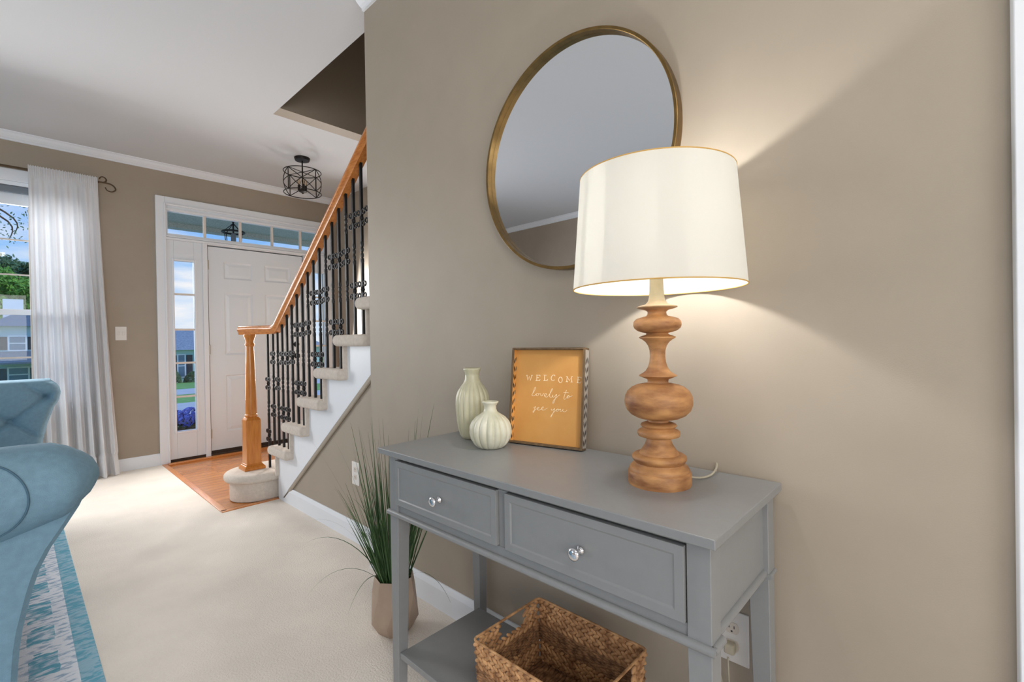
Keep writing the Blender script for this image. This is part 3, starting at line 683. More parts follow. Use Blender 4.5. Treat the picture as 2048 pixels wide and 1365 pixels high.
# ------------------------------------------------------------------ switch and outlets
sw = thing('light_switch', 'white light switch plate on the front wall beside the curtain', 'light switch', (-.54, YF, 1.2))
P('switch_plate', box(-.579, -.502, YF-.006, YF, 1.137, 1.255), PLASTIC, sw, bevel=.003)
P('switch_rocker', boxes((-.562, -.548, YF-.011, YF-.005, 1.18, 1.212), (-.533, -.519, YF-.011, YF-.005, 1.18, 1.212)), PLASTIC, sw, bevel=.002)
def outlet(y, z, x, label, cover=False, w=.076, h=.125):
    o = thing('wall_outlet', label, 'outlet', (x, y, z))
    P('outlet_plate', box(x-.005, x, y-w/2, y+w/2, z-h/2, z+h/2), PLASTIC, o, bevel=.002)
    for s in (-.021, .021):
        b = bmesh.new(); bb = [(y+.0165*math.cos(a_)*(1.0), z+s+max(-.0135, min(.0135, .0175*math.sin(a_)))) for a_ in [2*PI*i/28 for i in range(28)]]
        prism(bb, 'x', x-.0065, x-.004, b)
        k = P('socket', b, OUTLETM, o)
        P('slots', boxes((x-.0069, x-.006, y+.0048, y+.0066, z+s-.001, z+s+.007), (x-.0069, x-.006, y-.0066, y-.0048, z+s-.001, z+s+.006), (x-.0069, x-.006, y-.002, y+.002, z+s-.0095, z+s-.006)), SLOT, k)
    return o
outlet(.398, .370, 0, 'white double wall outlet behind the right legs of the grey console table')
outlet(2.39, .373, UX, 'white wall outlet below the stairs behind the tall grass plant')

# ------------------------------------------------------------------ mirror
MY, MZ, MR = .8505, 1.6525, .3485
mr = thing('round_mirror', 'large round wall mirror with thin antique brass frame above the console table', 'mirror', (0, MY, MZ))
def ring_x(prof, seg=128):
    bm = bmesh.new(); rings = []
    for r, x in prof: rings.append([bm.verts.new((x, MY+r*math.cos(2*PI*i/seg), MZ+r*math.sin(2*PI*i/seg))) for i in range(seg)])
    for A_, B_ in zip(rings, rings[1:]+rings[:1]):
        for i in range(seg): j = (i+1) % seg; bm.faces.new((A_[i], A_[j], B_[j], B_[i]))
    return bm
P('mirror_frame', ring_x([(MR, -.001), (MR, -.030), (MR-.0015, -.031), (MR-.008, -.031), (MR-.0095, -.030), (MR-.0095, -.012), (MR-.012, -.010), (MR-.012, -.001)]), BRASS, mr, smooth=True, angle=.5)
bm = bmesh.new(); vs = [bm.verts.new((-.012, MY+(MR-.010)*math.cos(2*PI*i/128), MZ+(MR-.010)*math.sin(2*PI*i/128))) for i in range(128)]
bm.faces.new(vs); vb = [bm.verts.new((-.004, v.co.y, v.co.z)) for v in vs]; bm.faces.new(vb[::-1])
for i in range(128): bm.faces.new((vs[i], vs[(i+1) % 128], vb[(i+1) % 128], vb[i]))
P('mirror_glass', bm, MIRRORM, mr)

# ------------------------------------------------------------------ console table
TT = .7655
TF, TBk, TR_, TL_ = -.397, -.03, .297, 1.265
tb = thing('console_table', 'grey painted console table with two drawers standing against the mirror wall', 'table', (-.21, .78, 0))
P('tabletop', box(-.412, -.014, .284, 1.307, TT-.018, TT), GREY, tb, bevel=.0025)
def leg(xo, yo, sx, sy):
    bm = bmesh.new(); L = []
    for z, w in ((0, .030), (.56, .042), (TT-.018, .042)):
        L.append([bm.verts.new(p) for p in ((xo, yo, z), (xo+sx*w, yo, z), (xo+sx*w, yo+sy*w, z), (xo, yo+sy*w, z))])
    for A_, B_ in zip(L, L[1:]):
        for i in range(4): bm.faces.new((A_[i], A_[(i+1) % 4], B_[(i+1) % 4], B_[i]))
    bm.faces.new(L[0]); bm.faces.new(L[-1]); return bm
for xo, sx in ((TF, 1), (TBk, -1)):
    for yo, sy in ((TR_, 1), (TL_, -1)): P('leg', leg(xo, yo, sx, sy), GREY, tb, bevel=.002)
AP0, AP1 = .572, TT-.018
P('front_rail', boxes((TF+.004, TF+.02, TR_+.042, TL_-.042, AP0, .602), (TF+.004, TF+.02, TR_+.042, TL_-.042, .738, AP1), (TF+.004, TF+.02, .768, .797, .602, .738)), GREY, tb, bevel=.0015)
P('side_panel', box(TF+.042, TBk-.042, TR_+.011, TR_+.024, AP0, AP1), GREY, tb)
P('side_panel', box(TF+.042, TBk-.042, TL_-.024, TL_-.011, AP0, AP1), GREY, tb)
P('back_panel', box(TBk-.018, TBk-.006, TR_+.042, TL_-.042, AP0, AP1), GREY, tb)
P('case_bottom', box(TF+.02, TBk-.018, TR_+.02, TL_-.02, AP0, AP0+.008), GREY, tb)
# half-round bead running around the table under the drawers
bz = .5725; br = .0085
P('bead_moulding', tube([(TF, TL_+br*.8, bz), (TF, TR_-br*.8, bz)], br, 12), GREY, tb, smooth=True)
for yb in (TR_+.012, TL_-.012): P('bead_moulding', tube([(TF+.041, yb, bz+.005), (TBk-.041, yb, bz+.005)], .0095, 12), GREY, tb, smooth=True)
for yo, sg_ in ((TR_, 1), (TL_, -1)):
    P('bead_return', tube([(TF, yo, bz), (TF+.044, yo, bz)], br, 12), GREY, tb, smooth=True)
    P('bead_return', tube([(TBk-.044, yo, bz), (TBk, yo, bz)], br*.6, 12), GREY, tb, smooth=True)
P('shelf', box(TF+.004, -.070, TR_+.034, TL_-.034, .132, .150), GREY, tb, bevel=.002)
def drawer(y0, y1):
    z0, z1 = .604, .736; xf = TF-.006
    bm = bmesh.new(); fw_ = .017
    def ring(i, x): return [bm.verts.new(p) for p in ((x, y0+i, z0+i), (x, y1-i, z0+i), (x, y1-i, z1-i), (x, y0+i, z1-i))]
    R = [ring(0, xf+.016), ring(0, xf), ring(fw_, xf), ring(fw_+.0035, xf+.0028), ]
    for A_, B_ in zip(R, R[1:]):
        for k in range(4): bm.faces.new((A_[k], A_[(k+1) % 4], B_[(k+1) % 4], B_[k]))
    bm.faces.new(R[-1]); bm.faces.new(R[0][::-1])
    d_ = P('drawer', bm, GREY, tb, bevel=.0008)
    P('drawer_box', boxes((xf+.016, TBk-.03, y0+.012, y0+.022, z0+.012, z1-.02), (xf+.016, TBk-.03, y1-.022, y1-.012, z0+.012, z1-.02), (xf+.016, TBk-.03, y0+.022, y1-.022, z0+.012, z0+.018)), mat('pale_drawer_box', (200, 190, 172), .7), d_)
    yc, zc = (y0+y1)/2, (z0+z1)/2-.004
    kb = lathe([(.009, .0), (.009, .002), (.0055, .004), (.0045, .013), (.006, .017), (.0125, .020), (.0135, .0225), (.0125, .026), (.008, .0285), (.0005, .0295)], 24)
    bmesh.ops.transform(kb, matrix=Matrix.Translation((xf, yc, zc)) @ Matrix.Rotation(-PI/2, 4, 'Y'), verts=kb.verts)
    P('knob', kb, CHROME, d_, smooth=True, angle=4)
drawer(.797, 1.228); drawer(.341, .768)

# ------------------------------------------------------------------ table lamp
lx, ly = -.188, .488
lamp = thing('table_lamp', 'turned wooden table lamp with large lit cream drum shade on the console table', 'lamp', (lx, ly, TT))
pf = [(.0675, 0), (.0685, .004), (.0685, .026), (.067, .030), (.065, .031), (.0645, .036), (.061, .041), (.0545, .044), (.053, .048), (.0565, .052), (.0595, .057), (.059, .062), (.054, .066), (.0435, .067), (.042, .070), (.0365, .078), (.0300, .088), (.0265, .098), (.0255, .1035), (.036, .104), (.0445, .107), (.0465, .1125), (.0455, .118), (.040, .1215), (.0345, .1235), (.0335, .1255), (.037, .1275), (.0395, .1305), (.0375, .134), (.028, .1375), (.0225, .1385), (.0220, .1425), (.0300, .1445),
      (.046, .148), (.0595, .155), (.069, .165), (.0733, .177), (.0740, .186), (.0725, .197), (.0675, .207), (.058, .216), (.046, .2215), (.032, .2245), (.0230, .226), (.0222, .229), (.0232, .234), (.0345, .2385), (.0408, .2415), (.0405, .2435), (.034, .247), (.0265, .2525), (.0215, .261), (.0180, .272), (.0165, .285), (.0172, .298), (.0200, .309), (.0255, .3175), (.033, .3235), (.0395, .327), (.0395, .329), (.032, .332), (.0245, .3345), (.0235, .3375),
      (.033, .3395), (.043, .343), (.0500, .349), (.0522, .356), (.0510, .364), (.0455, .370), (.034, .3735), (.0235, .376), (.0205, .380), (.0200, .385), (.0245, .389), (.0380, .3925), (.0440, .395), (.0440, .397), (.036, .3995), (.0240, .403), (.0185, .410), (.0165, .420), (.0150, .440), (.0145, .470)]
P('lamp_base', lathe(pf, 64, (lx, ly, TT)), LAMPWOOD, lamp, smooth=True, angle=1.0)
P('socket', lathe([(.006, .47), (.014, .472), (.016, .485), (.016, .53), (.012, .535)], 24, (lx, ly, TT)), BRASS, lamp, smooth=True)
zb, zt = 1.2035, 1.4545; rb, rtp = .1855, .166
bm = bmesh.new(); seg = 96
rings = []
for r, z in ((rb, zb), (rtp, zt), (rtp-.0012, zt), (rb-.0012, zb)):
    rings.append([bm.verts.new((lx+r*math.cos(2*PI*i/seg), ly+r*math.sin(2*PI*i/seg), z)) for i in range(seg)])
for A_, B_ in zip(rings, rings[1:]+rings[:1]):
    for i in range(seg): j = (i+1) % seg; bm.faces.new((A_[i], A_[j], B_[j], B_[i]))
shd = P('lamp_shade', bm, SHADE, lamp, smooth=True, angle=.6)
circ = lambda r, z: [(lx+r*math.cos(2*PI*i/seg), ly+r*math.sin(2*PI*i/seg), z) for i in range(seg)]
P('bottom_trim', tube(circ(rb-.0003, zb+.001), .0014, 8, closed=True), SHADETRIM, shd, smooth=True, angle=4)
P('top_trim', tube(circ(rtp-.0003, zt-.001), .0014, 8, closed=True), SHADETRIM, shd, smooth=True, angle=4)
bm = bmesh.new()
for i in range(3):
    a_ = i*2*PI/3+.4; tube([(lx+.012*math.cos(a_), ly+.012*math.sin(a_), zt-.02), (lx+(rtp-.001)*math.cos(a_), ly+(rtp-.001)*math.sin(a_), zt-.004)], .0015, 6, bm)
for s in (-1, 1): tube(smooth_path([(lx+s*.016, ly, 1.255), (lx+s*.052, ly, 1.31), (lx+s*.05, ly, 1.38), (lx, ly, zt-.02)], 5), .0015, 6, bm)
P('harp', bm, BRASS, shd, smooth=True)
blb = bpy.data.materials.new('lit_bulb'); blb.use_nodes = True; _t = blb.node_tree; _t.nodes.clear()
_o = _t.nodes.new('ShaderNodeOutputMaterial'); _e = _t.nodes.new('ShaderNodeEmission'); _p = _t.nodes.new('ShaderNodeBsdfTransparent'); _m = _t.nodes.new('ShaderNodeMixShader')
_e.inputs[0].default_value = (1, .93, .82, 1); _e.inputs[1].default_value = 8; _m.inputs[0].default_value = .12
_t.links.new(_p.outputs[0], _m.inputs[1]); _t.links.new(_e.outputs[0], _m.inputs[2]); _t.links.new(_m.outputs[0], _o.inputs[0])
bo = P('bulb', lathe([(.012, .53), (.016, .545), (.027, .565), (.030, .582), (.027, .60), (.015, .612), (.002, .616)], 24, (lx, ly, TT)), blb, lamp, smooth=True)
bl = bpy.data.lights.new('lamp_bulb_light', 'POINT'); bl.energy = 7.6; bl.shadow_soft_size = .018; bl.color = (1, .985, .97)
blo = bpy.data.objects.new('lamp_bulb_light', bl); COL.objects.link(blo); blo.location = (lx, ly, 1.338)
# cord: leaves the base, lies on the top, drops behind the table to the outlet
cp = smooth_path([(lx+.048, ly-.048, TT+.012), (-.105, .428, TT+.004), (-.07, .418, TT+.004), (-.035, .418, TT+.012), (-.012, .425, TT+.018), (-.0055, .430, TT-.01), (-.0055, .434, .60), (-.006, .44, .45), (-.012, .43, .30), (-.02, .41, .245), (-.03, .398, .265), (-.036, .397, .318), (-.034, .397, .333)], 8)
cp2 = [p+Vector((.0028, .0018, 0)) for p in cp]
bm = tube(cp, .0019, 6); tube(cp2, .0019, 6, bm); P('cord', bm, CLEARCORD, lamp, smooth=True, angle=4)
P('plug', boxes((-.030, -.0085, .386, .410, .337, .362)), CLEARCORD, lamp, bevel=.005)

# ------------------------------------------------------------------ welcome sign
SB = Vector((-.112, 1.034, TT)); syaw, slean, SW, SH, SD = .19, .12, .254, .300, .028
wv = Vector((math.sin(syaw), -math.cos(syaw), 0)); nv_ = Vector((math.cos(syaw), math.sin(syaw), 0))
hv = Vector((0, 0, math.cos(slean)))+nv_*math.sin(slean); dv = nv_*math.cos(slean)-Vector((0, 0, 1))*math.sin(slean)
lift = SD*math.sin(slean)
SB = SB + Vector((0, 0, lift*.98)) - nv_*.0
M_s = Matrix((wv, hv, dv)).transposed().to_4x4(); M_s.translation = SB
sg = thing('welcome_sign', 'orange welcome sign in a dark wooden box frame leaning on the mirror wall', 'sign', SB)
def S(name, bm, m_, **k):
    bmesh.ops.transform(bm, matrix=M_s, verts=bm.verts); return P(name, bm, m_, sg, **k)
ft = .006
S('top_rail', box(0, SW, SH-ft, SH, 0, SD), SIGNWOOD, bevel=.0008)
S('bottom_rail', box(0, SW, 0, ft, 0, SD), SIGNWOOD, bevel=.0008)
S('front_edge', box(0, .0065, ft, SH-ft, -.0005, .003), SIGNWOOD)
S('front_edge', box(SW-.0065, SW, ft, SH-ft, -.0005, .003), SIGNWOOD)
sr = S('side_panel', box(SW-.006, SW, ft, SH-ft, .003, SD), SIGNGREY)
sl_ = S('side_panel', box(0, .006, ft, SH-ft, .003, SD), SIGNORANGE)
S('backing_board', box(.006, SW-.006, ft, SH-ft, .020, .0225), SIGNORANGE)
def leafcuts(u, sgn):
    bm = bmesh.new(); v = .02; i = 0
    while v < SH-.02:
        for s in (-1, 1):
            c = Vector((u, v+(.004 if s > 0 else 0), SD*.53+s*SD*.2)); a_ = s*.35*(1 if (i//3) % 2 == 0 else -1)
            L_, w_ = .0105, .0030
            if sgn < 0: c.z = .0115+s*.004; w_ = .0022
            pts = [(-L_, 0), (-L_*.3, w_), (L_*.4, w_*.9), (L_, 0), (L_*.3, -w_), (-L_*.4, -w_*.9)]
            A_ = []; B_ = []
            for p, q in pts:
                vv = c.y+p*math.cos(a_)-q*math.sin(a_); dd = c.z+p*math.sin(a_)+q*math.cos(a_)
                A_.append(bm.verts.new((u, vv, dd))); B_.append(bm.verts.new((u+sgn*.0004, vv, dd)))
            bm.faces.new(A_); bm.faces.new(B_[::-1])
            for k in range(6): bm.faces.new((A_[k], B_[k], B_[(k+1) % 6], A_[(k+1) % 6]))
        v += .0265; i += 1
    bmesh.ops.transform(bm, matrix=M_s, verts=bm.verts); return bm
P('leaf_cutouts', leafcuts(SW, 1), DARKCUT, sr)
P('leaf_cutouts', leafcuts(.0065, -1), DARKCUT, sl_) if False else P('leaf_cutouts', leafcuts(.0060, 1), DARKCUT, sl_)
bm = bmesh.new()
for st in PRINT_STROKES: tube([(u/1000, v/1000, .0196) for u, v in st], .00115, 6, bm)
S('printed_lettering', bm, LETTER)
bm = bmesh.new()
for st in SCRIPT_STROKES: tube(smooth_path([(u/1000, v/1000, .0197) for u, v in st], 5), .00078, 6, bm)
S('script_lettering', bm, LETTER, smooth=True, angle=4)

# ------------------------------------------------------------------ vases
def vase(name, label, x, y, prof, m_, ribs, amp, seg=192):
    t = thing(name, label, 'vase', (x, y, TT))
    inner = [(r-.004 if r > .008 else r, z) for r, z in prof[::-1] if z > .01]
    P('vase_body', lathe(prof+inner, seg, (x, y, TT), ribs=ribs, ribamp=amp), m_, t, smooth=True, angle=2)
vase('vase', 'tall sage green fluted bottle vase standing at the back of the console table', -.128, 1.180,
     [(.030, 0), (.036, .002), (.043, .014), (.048, .035), (.0515, .06), (.054, .09), (.0550, .115), (.0535, .138), (.048, .156), (.039, .172), (.0305, .184), (.0250, .196), (.0235, .21), (.0240, .220), (.0285, .2275), (.0295, .231), (.0275, .2345)], GLZ_T, 16, .10)
vase('vase', 'small round ivory fluted vase in front of the tall sage vase', -.184, 1.037,
     [(.034, 0), (.040, .002), (.050, .012), (.0585, .027), (.0625, .045), (.0615, .063), (.0555, .079), (.045, .092), (.032, .101), (.0220, .108), (.0185, .116), (.0185, .126), (.0225, .134), (.0260, .1375), (.0245, .140)], GLZ_S, 16, .10)

# ------------------------------------------------------------------ woven basket on the shelf
BX0, BX1, BY0, BY1, BZ0, BZ1 = -.388, -.130, .556, .902, .151, .330
bk = thing('woven_basket', 'woven water hyacinth storage basket standing on the lower shelf of the console table', 'basket', ((BX0+BX1)/2, (BY0+BY1)/2, BZ0))
rnd = random.Random(3)
def wallpt(side, s, z, inset=0.0):
    """point on one basket wall; s in 0..1 along it; walls lean in a little towards the bottom"""
    t = (BZ1-z)/(BZ1-BZ0)*.012 + inset
    x0, x1, y0, y1 = BX0+t, BX1-t, BY0+t, BY1-t
    if side == 0: return Vector((x0, y0+(y1-y0)*s, z)), Vector((0, 1, 0)), Vector((-1, 0, 0))
    if side == 1: return Vector((x1, y0+(y1-y0)*s, z)), Vector((0, 1, 0)), Vector((1, 0, 0))
    if side == 2: return Vector((x0+(x1-x0)*s, y0, z)), Vector((1, 0, 0)), Vector((0, -1, 0))
    return Vector((x0+(x1-x0)*s, y1, z)), Vector((1, 0, 0)), Vector((0, 1, 0))
def braid(bm, side, z, h=.0215, seglen=.019, skip=None):
    L_ = (BY1-BY0) if side < 2 else (BX1-BX0)
    n_ = int(L_/seglen)
    for i in range(1, n_):
        s = i/n_
        if skip and skip[0] < s < skip[1]: continue
        for q in (-1, 1):
            p, tdir, nd = wallpt(side, s, z+q*h*.26+rnd.uniform(-.001, .001))
            p = p + tdir*seglen*.5*(q > 0)
            rot = Matrix((tdir, nd, Vector((0, 0, 1)))).transposed().to_3x3()
            rot = rot @ Matrix.Rotation(q*.55+rnd.uniform(-.12, .12), 3, 'Y')
            ellipsoid(bm, p+nd*rnd.uniform(-.0008, .0008), (seglen*rnd.uniform(.60, .74), .0048, h*rnd.uniform(.22, .29)), rot, 10, 6)
sides = ['side_long', 'side_long', 'side_short', 'side_short']
for side in range(4):
    bm = bmesh.new()
    sk = (.33, .70) if side > 1 else None
    for z in (BZ1-.013, BZ1-.034, BZ1-.055): braid(bm, side, z, skip=sk if z > BZ1-.04 else None)
    P('upper_braids', bm, STRAW, bk, smooth=True, angle=4)
    bm = bmesh.new()
    for z in (BZ0+.011, BZ0+.032, BZ0+.053): braid(bm, side, z)
    P('lower_braids', bm, STRAW, bk, smooth=True, angle=4)
    bm = bmesh.new()
    z = BZ0+.066
    while z < BZ1-.066:
        pts = []
        for i in range(41):
            p, td, nd = wallpt(side, i/40, z); pts.append(p+nd*.0015*math.sin(i*1.9+z*900)+Vector((0, 0, .0012*math.sin(i*1.3+z*500))))
        tube(pts, .0032, 6, bm); z += .0048
    P('twisted_rows', bm, STRAWD, bk, smooth=True, angle=4)
for side in range(4):
    zt_ = BZ1-.004 if side < 2 else BZ1-.050
    bm = bmesh.new(); cs_ = []
    for e_ in (-.0008, .0008):
        for z_ in (BZ0+.001, zt_):
            for s_ in (.01, .99):
                p, td, nd = wallpt(side, s_, z_); cs_.append(bm.verts.new(p+nd*e_))
    for f_ in ((0, 1, 3, 2), (4, 6, 7, 5), (0, 4, 5, 1), (2, 3, 7, 6), (0, 2, 6, 4), (1, 5, 7, 3)): bm.faces.new([cs_[k_] for k_ in f_])
    P('inner_weave', bm, STRAWD, bk)
bm = bmesh.new(); pr = []
for (cx, cy, a0) in ((BX1-.012, BY1-.012, 0), (BX0+.012, BY1-.012, PI/2), (BX0+.012, BY0+.012, PI), (BX1-.012, BY0+.012, 1.5*PI)):
    for i in range(5): a_ = a0+PI/2*i/4; pr.append((cx+.012*math.cos(a_), cy+.012*math.sin(a_), BZ1))
tube(pr, .0034, 8, bm, closed=True); P('rim', bm, STRAW, bk, smooth=True, angle=4)
bm = bmesh.new(); y = BY0+.02
while y < BY1-.012:
    tube([(BX0+.014+(BX1-BX0-.028)*i/24, y+.002*math.sin(i*1.7), BZ0+.006+.0015*math.sin(i*1.3+y*300)) for i in range(25)], .0052, 6, bm); y += .0098
P('base_weave', bm, STRAWD, bk, smooth=True, angle=4)

# ------------------------------------------------------------------ potted grass
px_, py_ = -.202, 1.56
pg = thing('potted_grass', 'tall artificial grass in faceted taupe pot on the carpet beside the console table', 'plant', (px_, py_, 0))
bm = bmesh.new(); n6 = 7
def rg(r, z, off): return [bm.verts.new((px_+r*math.cos(2*PI*(i+off)/n6), py_+r*math.sin(2*PI*(i+off)/n6), z)) for i in range(n6)]
R0 = rg(.062, 0, .25); R1 = rg(.089, .045, .25); R2 = rg(.083, .150, .75); R3 = rg(.074, .205, .75); R4 = rg(.069, .205, .75); R5 = rg(.066, .17, .75)
for i in range(n6):
    j = (i+1) % n6
    bm.faces.new((R0[i], R0[j], R1[j], R1[i]))
    bm.faces.new((R1[i], R1[j], R2[i])); bm.faces.new((R2[i], R1[j], R2[j]))
    for A_, B_ in ((R2, R3), (R3, R4), (R4, R5)): bm.faces.new((A_[i], A_[j], B_[j], B_[i]))
bm.faces.new(R0[::-1]); bm.faces.new(R5)
P('pot', bm, POTM, pg, bevel=.002)
rg_ = random.Random(11)
bm = bmesh.new()
def blade(base, dirv, L_, w_, bend, n_=10):
    p = Vector(base); v = Vector(dirv).normalized(); side = v.cross(Vector((rg_.uniform(-1, 1), rg_.uniform(-1, 1), .1))).normalized(); prev = None
    pts = []
    for i in range(n_+1):
        pts.append(p.copy())
        v = (v+Vector((v.x*bend*.5, v.y*bend*.5, -bend))*(i/n_)).normalized(); p = p+v*L_/n_
        if p.x > -.012 and p.y < YC+.05: p.x = -.012
        if p.x > UX-.03: p.x = UX-.03
        if p.x > -.42 and p.y < 1.32 and p.z > .50: p.y = 1.32
        if p.y < 1.275 and p.x > -.43: p.y = 1.275
    ring = []
    for i, q in enumerate(pts):
        w2 = w_*(1-(i/n_)**1.6)*(.65+.35*min(1, i/2))+.00025
        ring.append([bm.verts.new(q+side*w2), bm.verts.new(q+side.cross(v)*w2*.25), bm.verts.new(q-side*w2)])
    for A_, B_ in zip(ring, ring[1:]):
        bm.faces.new((A_[0], A_[1], B_[1], B_[0])); bm.faces.new((A_[1], A_[2], B_[2], B_[1]))
for i in range(260):
    a_ = rg_.uniform(0, 2*PI); r = .05*math.sqrt(rg_.random())
    lean_ = (.03+.42*rg_.random()**1.1)
    a2 = a_+rg_.uniform(-.5, .5)
    L_ = rg_.triangular(.22, .72, .40) if lean_ < .22 else rg_.uniform(.22, .44)
    blade((px_+r*math.cos(a_), py_+r*math.sin(a_), .17), (lean_*math.cos(a2), lean_*math.sin(a2), 1), L_, rg_.uniform(.0016, .0034), rg_.uniform(.0, .05))
# a few long arching blades to the sides
for dx, dy, L_, b_ in ((-.45, .75, .48, .30), (-.30, .85, .50, .20), (-.85, .35, .36, .42), (-.15, .7, .45, .08), (.2, -.9, .30, .42), (.10, .9, .52, .16), (-.7, -.3, .30, .4), (-.1, .5, .6, .05), (-.3, .4, .62, .03), (.05, .45, .62, .04)):
    blade((px_+dx*.03, py_+dy*.03, .17), (dx, dy, 1.0), L_, .0018, b_, 14)
P('grass_blades', bm, LEAF, pg)
P('soil', lathe([(.066, .168), (.001, .175)], 14, (px_, py_, 0)), SLOT, pg)

# ------------------------------------------------------------------ rug
ru = obj('area_rug', box(-3.3, -.992, .2, 4.25, .0005, .009), RUGM, at=(-.992, 2.2, 0), bevel=.003)
tag(ru, 'distressed white and teal area rug under the blue sofa', 'rug')

# ------------------------------------------------------------------ sofa (faces the mirror wall; both arms flare towards the room)
sofa = thing('sofa', 'dusty blue tufted sofa with rolled flared arms standing on the teal rug', 'sofa', (-1.6, 2.8, .009))
def interp(T, x):
    if x <= T[0][0]: return T[0][1]
    for (a_, va), (b_, vb) in zip(T, T[1:]):
        if x <= b_: return va+(vb-va)*(x-a_)/(b_-a_)
    return T[-1][1]
def loft(rings, bm=None, cap=True):
    bm = bm or bmesh.new(); V = [[bm.verts.new(p) for p in r] for r in rings]; n_ = len(V[0])
    for A_, B_ in zip(V, V[1:]):
        for i in range(n_): j = (i+1) % n_; bm.faces.new((A_[i], A_[j], B_[j], B_[i]))
    if cap: bm.faces.new(V[0][::-1]); bm.faces.new(V[-1])
    return bm
SBX = -2.15
EDGE = [(.05, -1.205), (.265, -1.188), (.344, -1.183), (.398, -1.176), (.48, -1.159), (.541, -1.142), (.589, -1.119), (.655, -1.077), (.70, -1.055), (.90, -1.0)]
TOPX = [(-1.21, .845), (-1.164, .8445), (-1.117, .841), (-1.086, .828), (-1.053, .805), (-1.036, .788), (-1.026, .765)]
BOTX = [(-1.26, .600), (-1.211, .612), (-1.144, .632), (-1.092, .648), (-1.062, .682), (-1.041, .700), (-1.026, .735)]
def arm_roll(y0, sgn, dz):
    rings = []
    for x in [SBX, -1.8, -1.5, -1.3, -1.25, -1.21, -1.17, -1.14, -1.117, -1.1, -1.086, -1.07, -1.055, -1.045, -1.036, -1.030, -1.0265]:
        t, b_ = interp(TOPX, x), interp(BOTX, x)
        ry = .125 if x < -1.1 else .125-.085*((x+1.1)/.075)**2
        zc, rz = (t+b_)/2, (t-b_)/2
        rings.append([(x, y0+ry*math.cos(2*PI*i/28), zc+dz+rz*math.sin(2*PI*i/28)) for i in range(28)])
    return loft(rings)
def arm_panel(ya, yb, z1, dz=0):
    rings = []
    for i in range(15):
        z = .07+i/14*(z1-.07); x = interp(EDGE, z-dz); rings.append([(x-.012, ya, z), (x, ya+(.012 if yb > ya else -.012), z), (x, yb, z), (SBX, yb, z), (SBX, ya, z)])
    return loft(rings)
near = P('arm', arm_panel(1.68, 1.86, .72), SOFA, sofa, smooth=True, angle=.7)
P('arm_roll', arm_roll(1.735, 1, 0), SOFA, near, smooth=True, angle=4)
# piping that outlines the scroll on the roll
def on_roll(x, z):
    t, b_ = interp(TOPX, x), interp(BOTX, x); zc, rz = (t+b_)/2, (t-b_)/2
    return (x, 1.735-.1275*math.sqrt(max(0, 1-min(1, abs((z-zc)/rz))**2)), z)
P('piping', tube([on_roll(-1.248+.086*math.cos(a_), .731+.092*math.sin(a_)) for a_ in [i*2*PI/48 for i in range(48)]], .0022, 6, closed=True), SOFAD, near, smooth=True, angle=4)
# far arm with tufted inner face
DZ = .043
FE = [(.40, -1.085), (.504, -1.071), (.621, -1.047), (.724, -1.017), (.767, -.995), (.812, -.985), (.85, -.992), (.872, -1.006), (.884, -1.03)]
far = P('arm', arm_panel(4.035, 4.20, .76, DZ), SOFA, sofa, smooth=True, angle=.7)
bm = bmesh.new(); nu_, nv2 = 110, 64; V = []
def far_face(u, v):
    z = .40+v*.484; xf = interp(FE, z); x = xf-u*(xf-SBX)
    gu, gv = (-1.202-x)/.15+100, (z-.658)/.134+100
    m_ = min(math.hypot((gu-ii)*.15, (gv-jj)*.134) for ii in range(int(gu), int(gu)+2) for jj in range(int(gv), int(gv)+2) if (ii+jj) % 2 == 0)
    d_ = .040*math.exp(-(m_/.035)**1.2)
    c1 = ((gu+gv)/2) % 1; c1 = min(c1, 1-c1); c2 = ((gu-gv)/2) % 1; c2 = min(c2, 1-c2)
    d_ += .018*math.exp(-(c1/.05)**2)+.018*math.exp(-(c2/.05)**2)
    e_ = min(1, (1-v)/.1, u/.05)
    y = 4.0-.055*math.sin(min(1, v*1.0)*PI*.5)*v+d_*e_+.03*max(0, (v-.85)/.15)**2+.05*max(0, 1-u/.03)**2
    return (x, y, z)
for j in range(nv2+1): V.append([bm.verts.new(far_face(i/nu_, j/nv2)) for i in range(nu_+1)])
for q in range(1, 13):
    th = PI*q/12
    V.append([bm.verts.new((far_face(i/nu_, 1)[0]-.01*math.sin(th)*0, 4.085-.11*math.cos(th)+(far_face(i/nu_, 1)[1]-3.975)*(1-q/12), .884+.014*math.sin(th)-.16*(max(0, q-6)/6)**2)) for i in range(nu_+1)])
for A_, B_ in zip(V, V[1:]):
    for i in range(nu_): bm.faces.new((A_[i], A_[i+1], B_[i+1], B_[i]))
low = [bm.verts.new((v.co.x, 4.19, .40)) for v in V[0]]
for i in range(nu_): bm.faces.new((V[-1][i], V[-1][i+1], low[i+1], low[i])); bm.faces.new((low[i], low[i+1], V[0][i+1], V[0][i]))
for i_ in (0, nu_): bm.faces.new([r_[i_] for r_ in V]+[low[i_]])
P('tufted_face', bm, SOFA, far, smooth=True, angle=1.0)
for ii in range(0, 7):
    for jj in (-1, 0, 1):
        if (ii+jj) % 2 == 0:
            x, z = -1.202-ii*.15, .658+jj*.134; zz = (z-.40)/.484; xf = interp(FE, z); u_ = (xf-x)/(xf-SBX)
            q = far_face(u_, zz); b = bmesh.new(); ellipsoid(b, (q[0], q[1]-.004, q[2]), (.011, .009, .011), u=12, v=8); P('button', b, SOFAD, far, smooth=True, angle=4)
P('seat_base', box(SBX, -1.19, 1.861, 4.034, .07, .30), SOFA, sofa, bevel=.015)
P('seat_cushion', box(SBX, -1.17, 1.865, 2.945, .301, .44), SOFA, sofa, bevel=.035, bseg=4)
P('seat_cushion', box(SBX, -1.17, 2.955, 3.93, .301, .44), SOFA, sofa, bevel=.035, bseg=4)
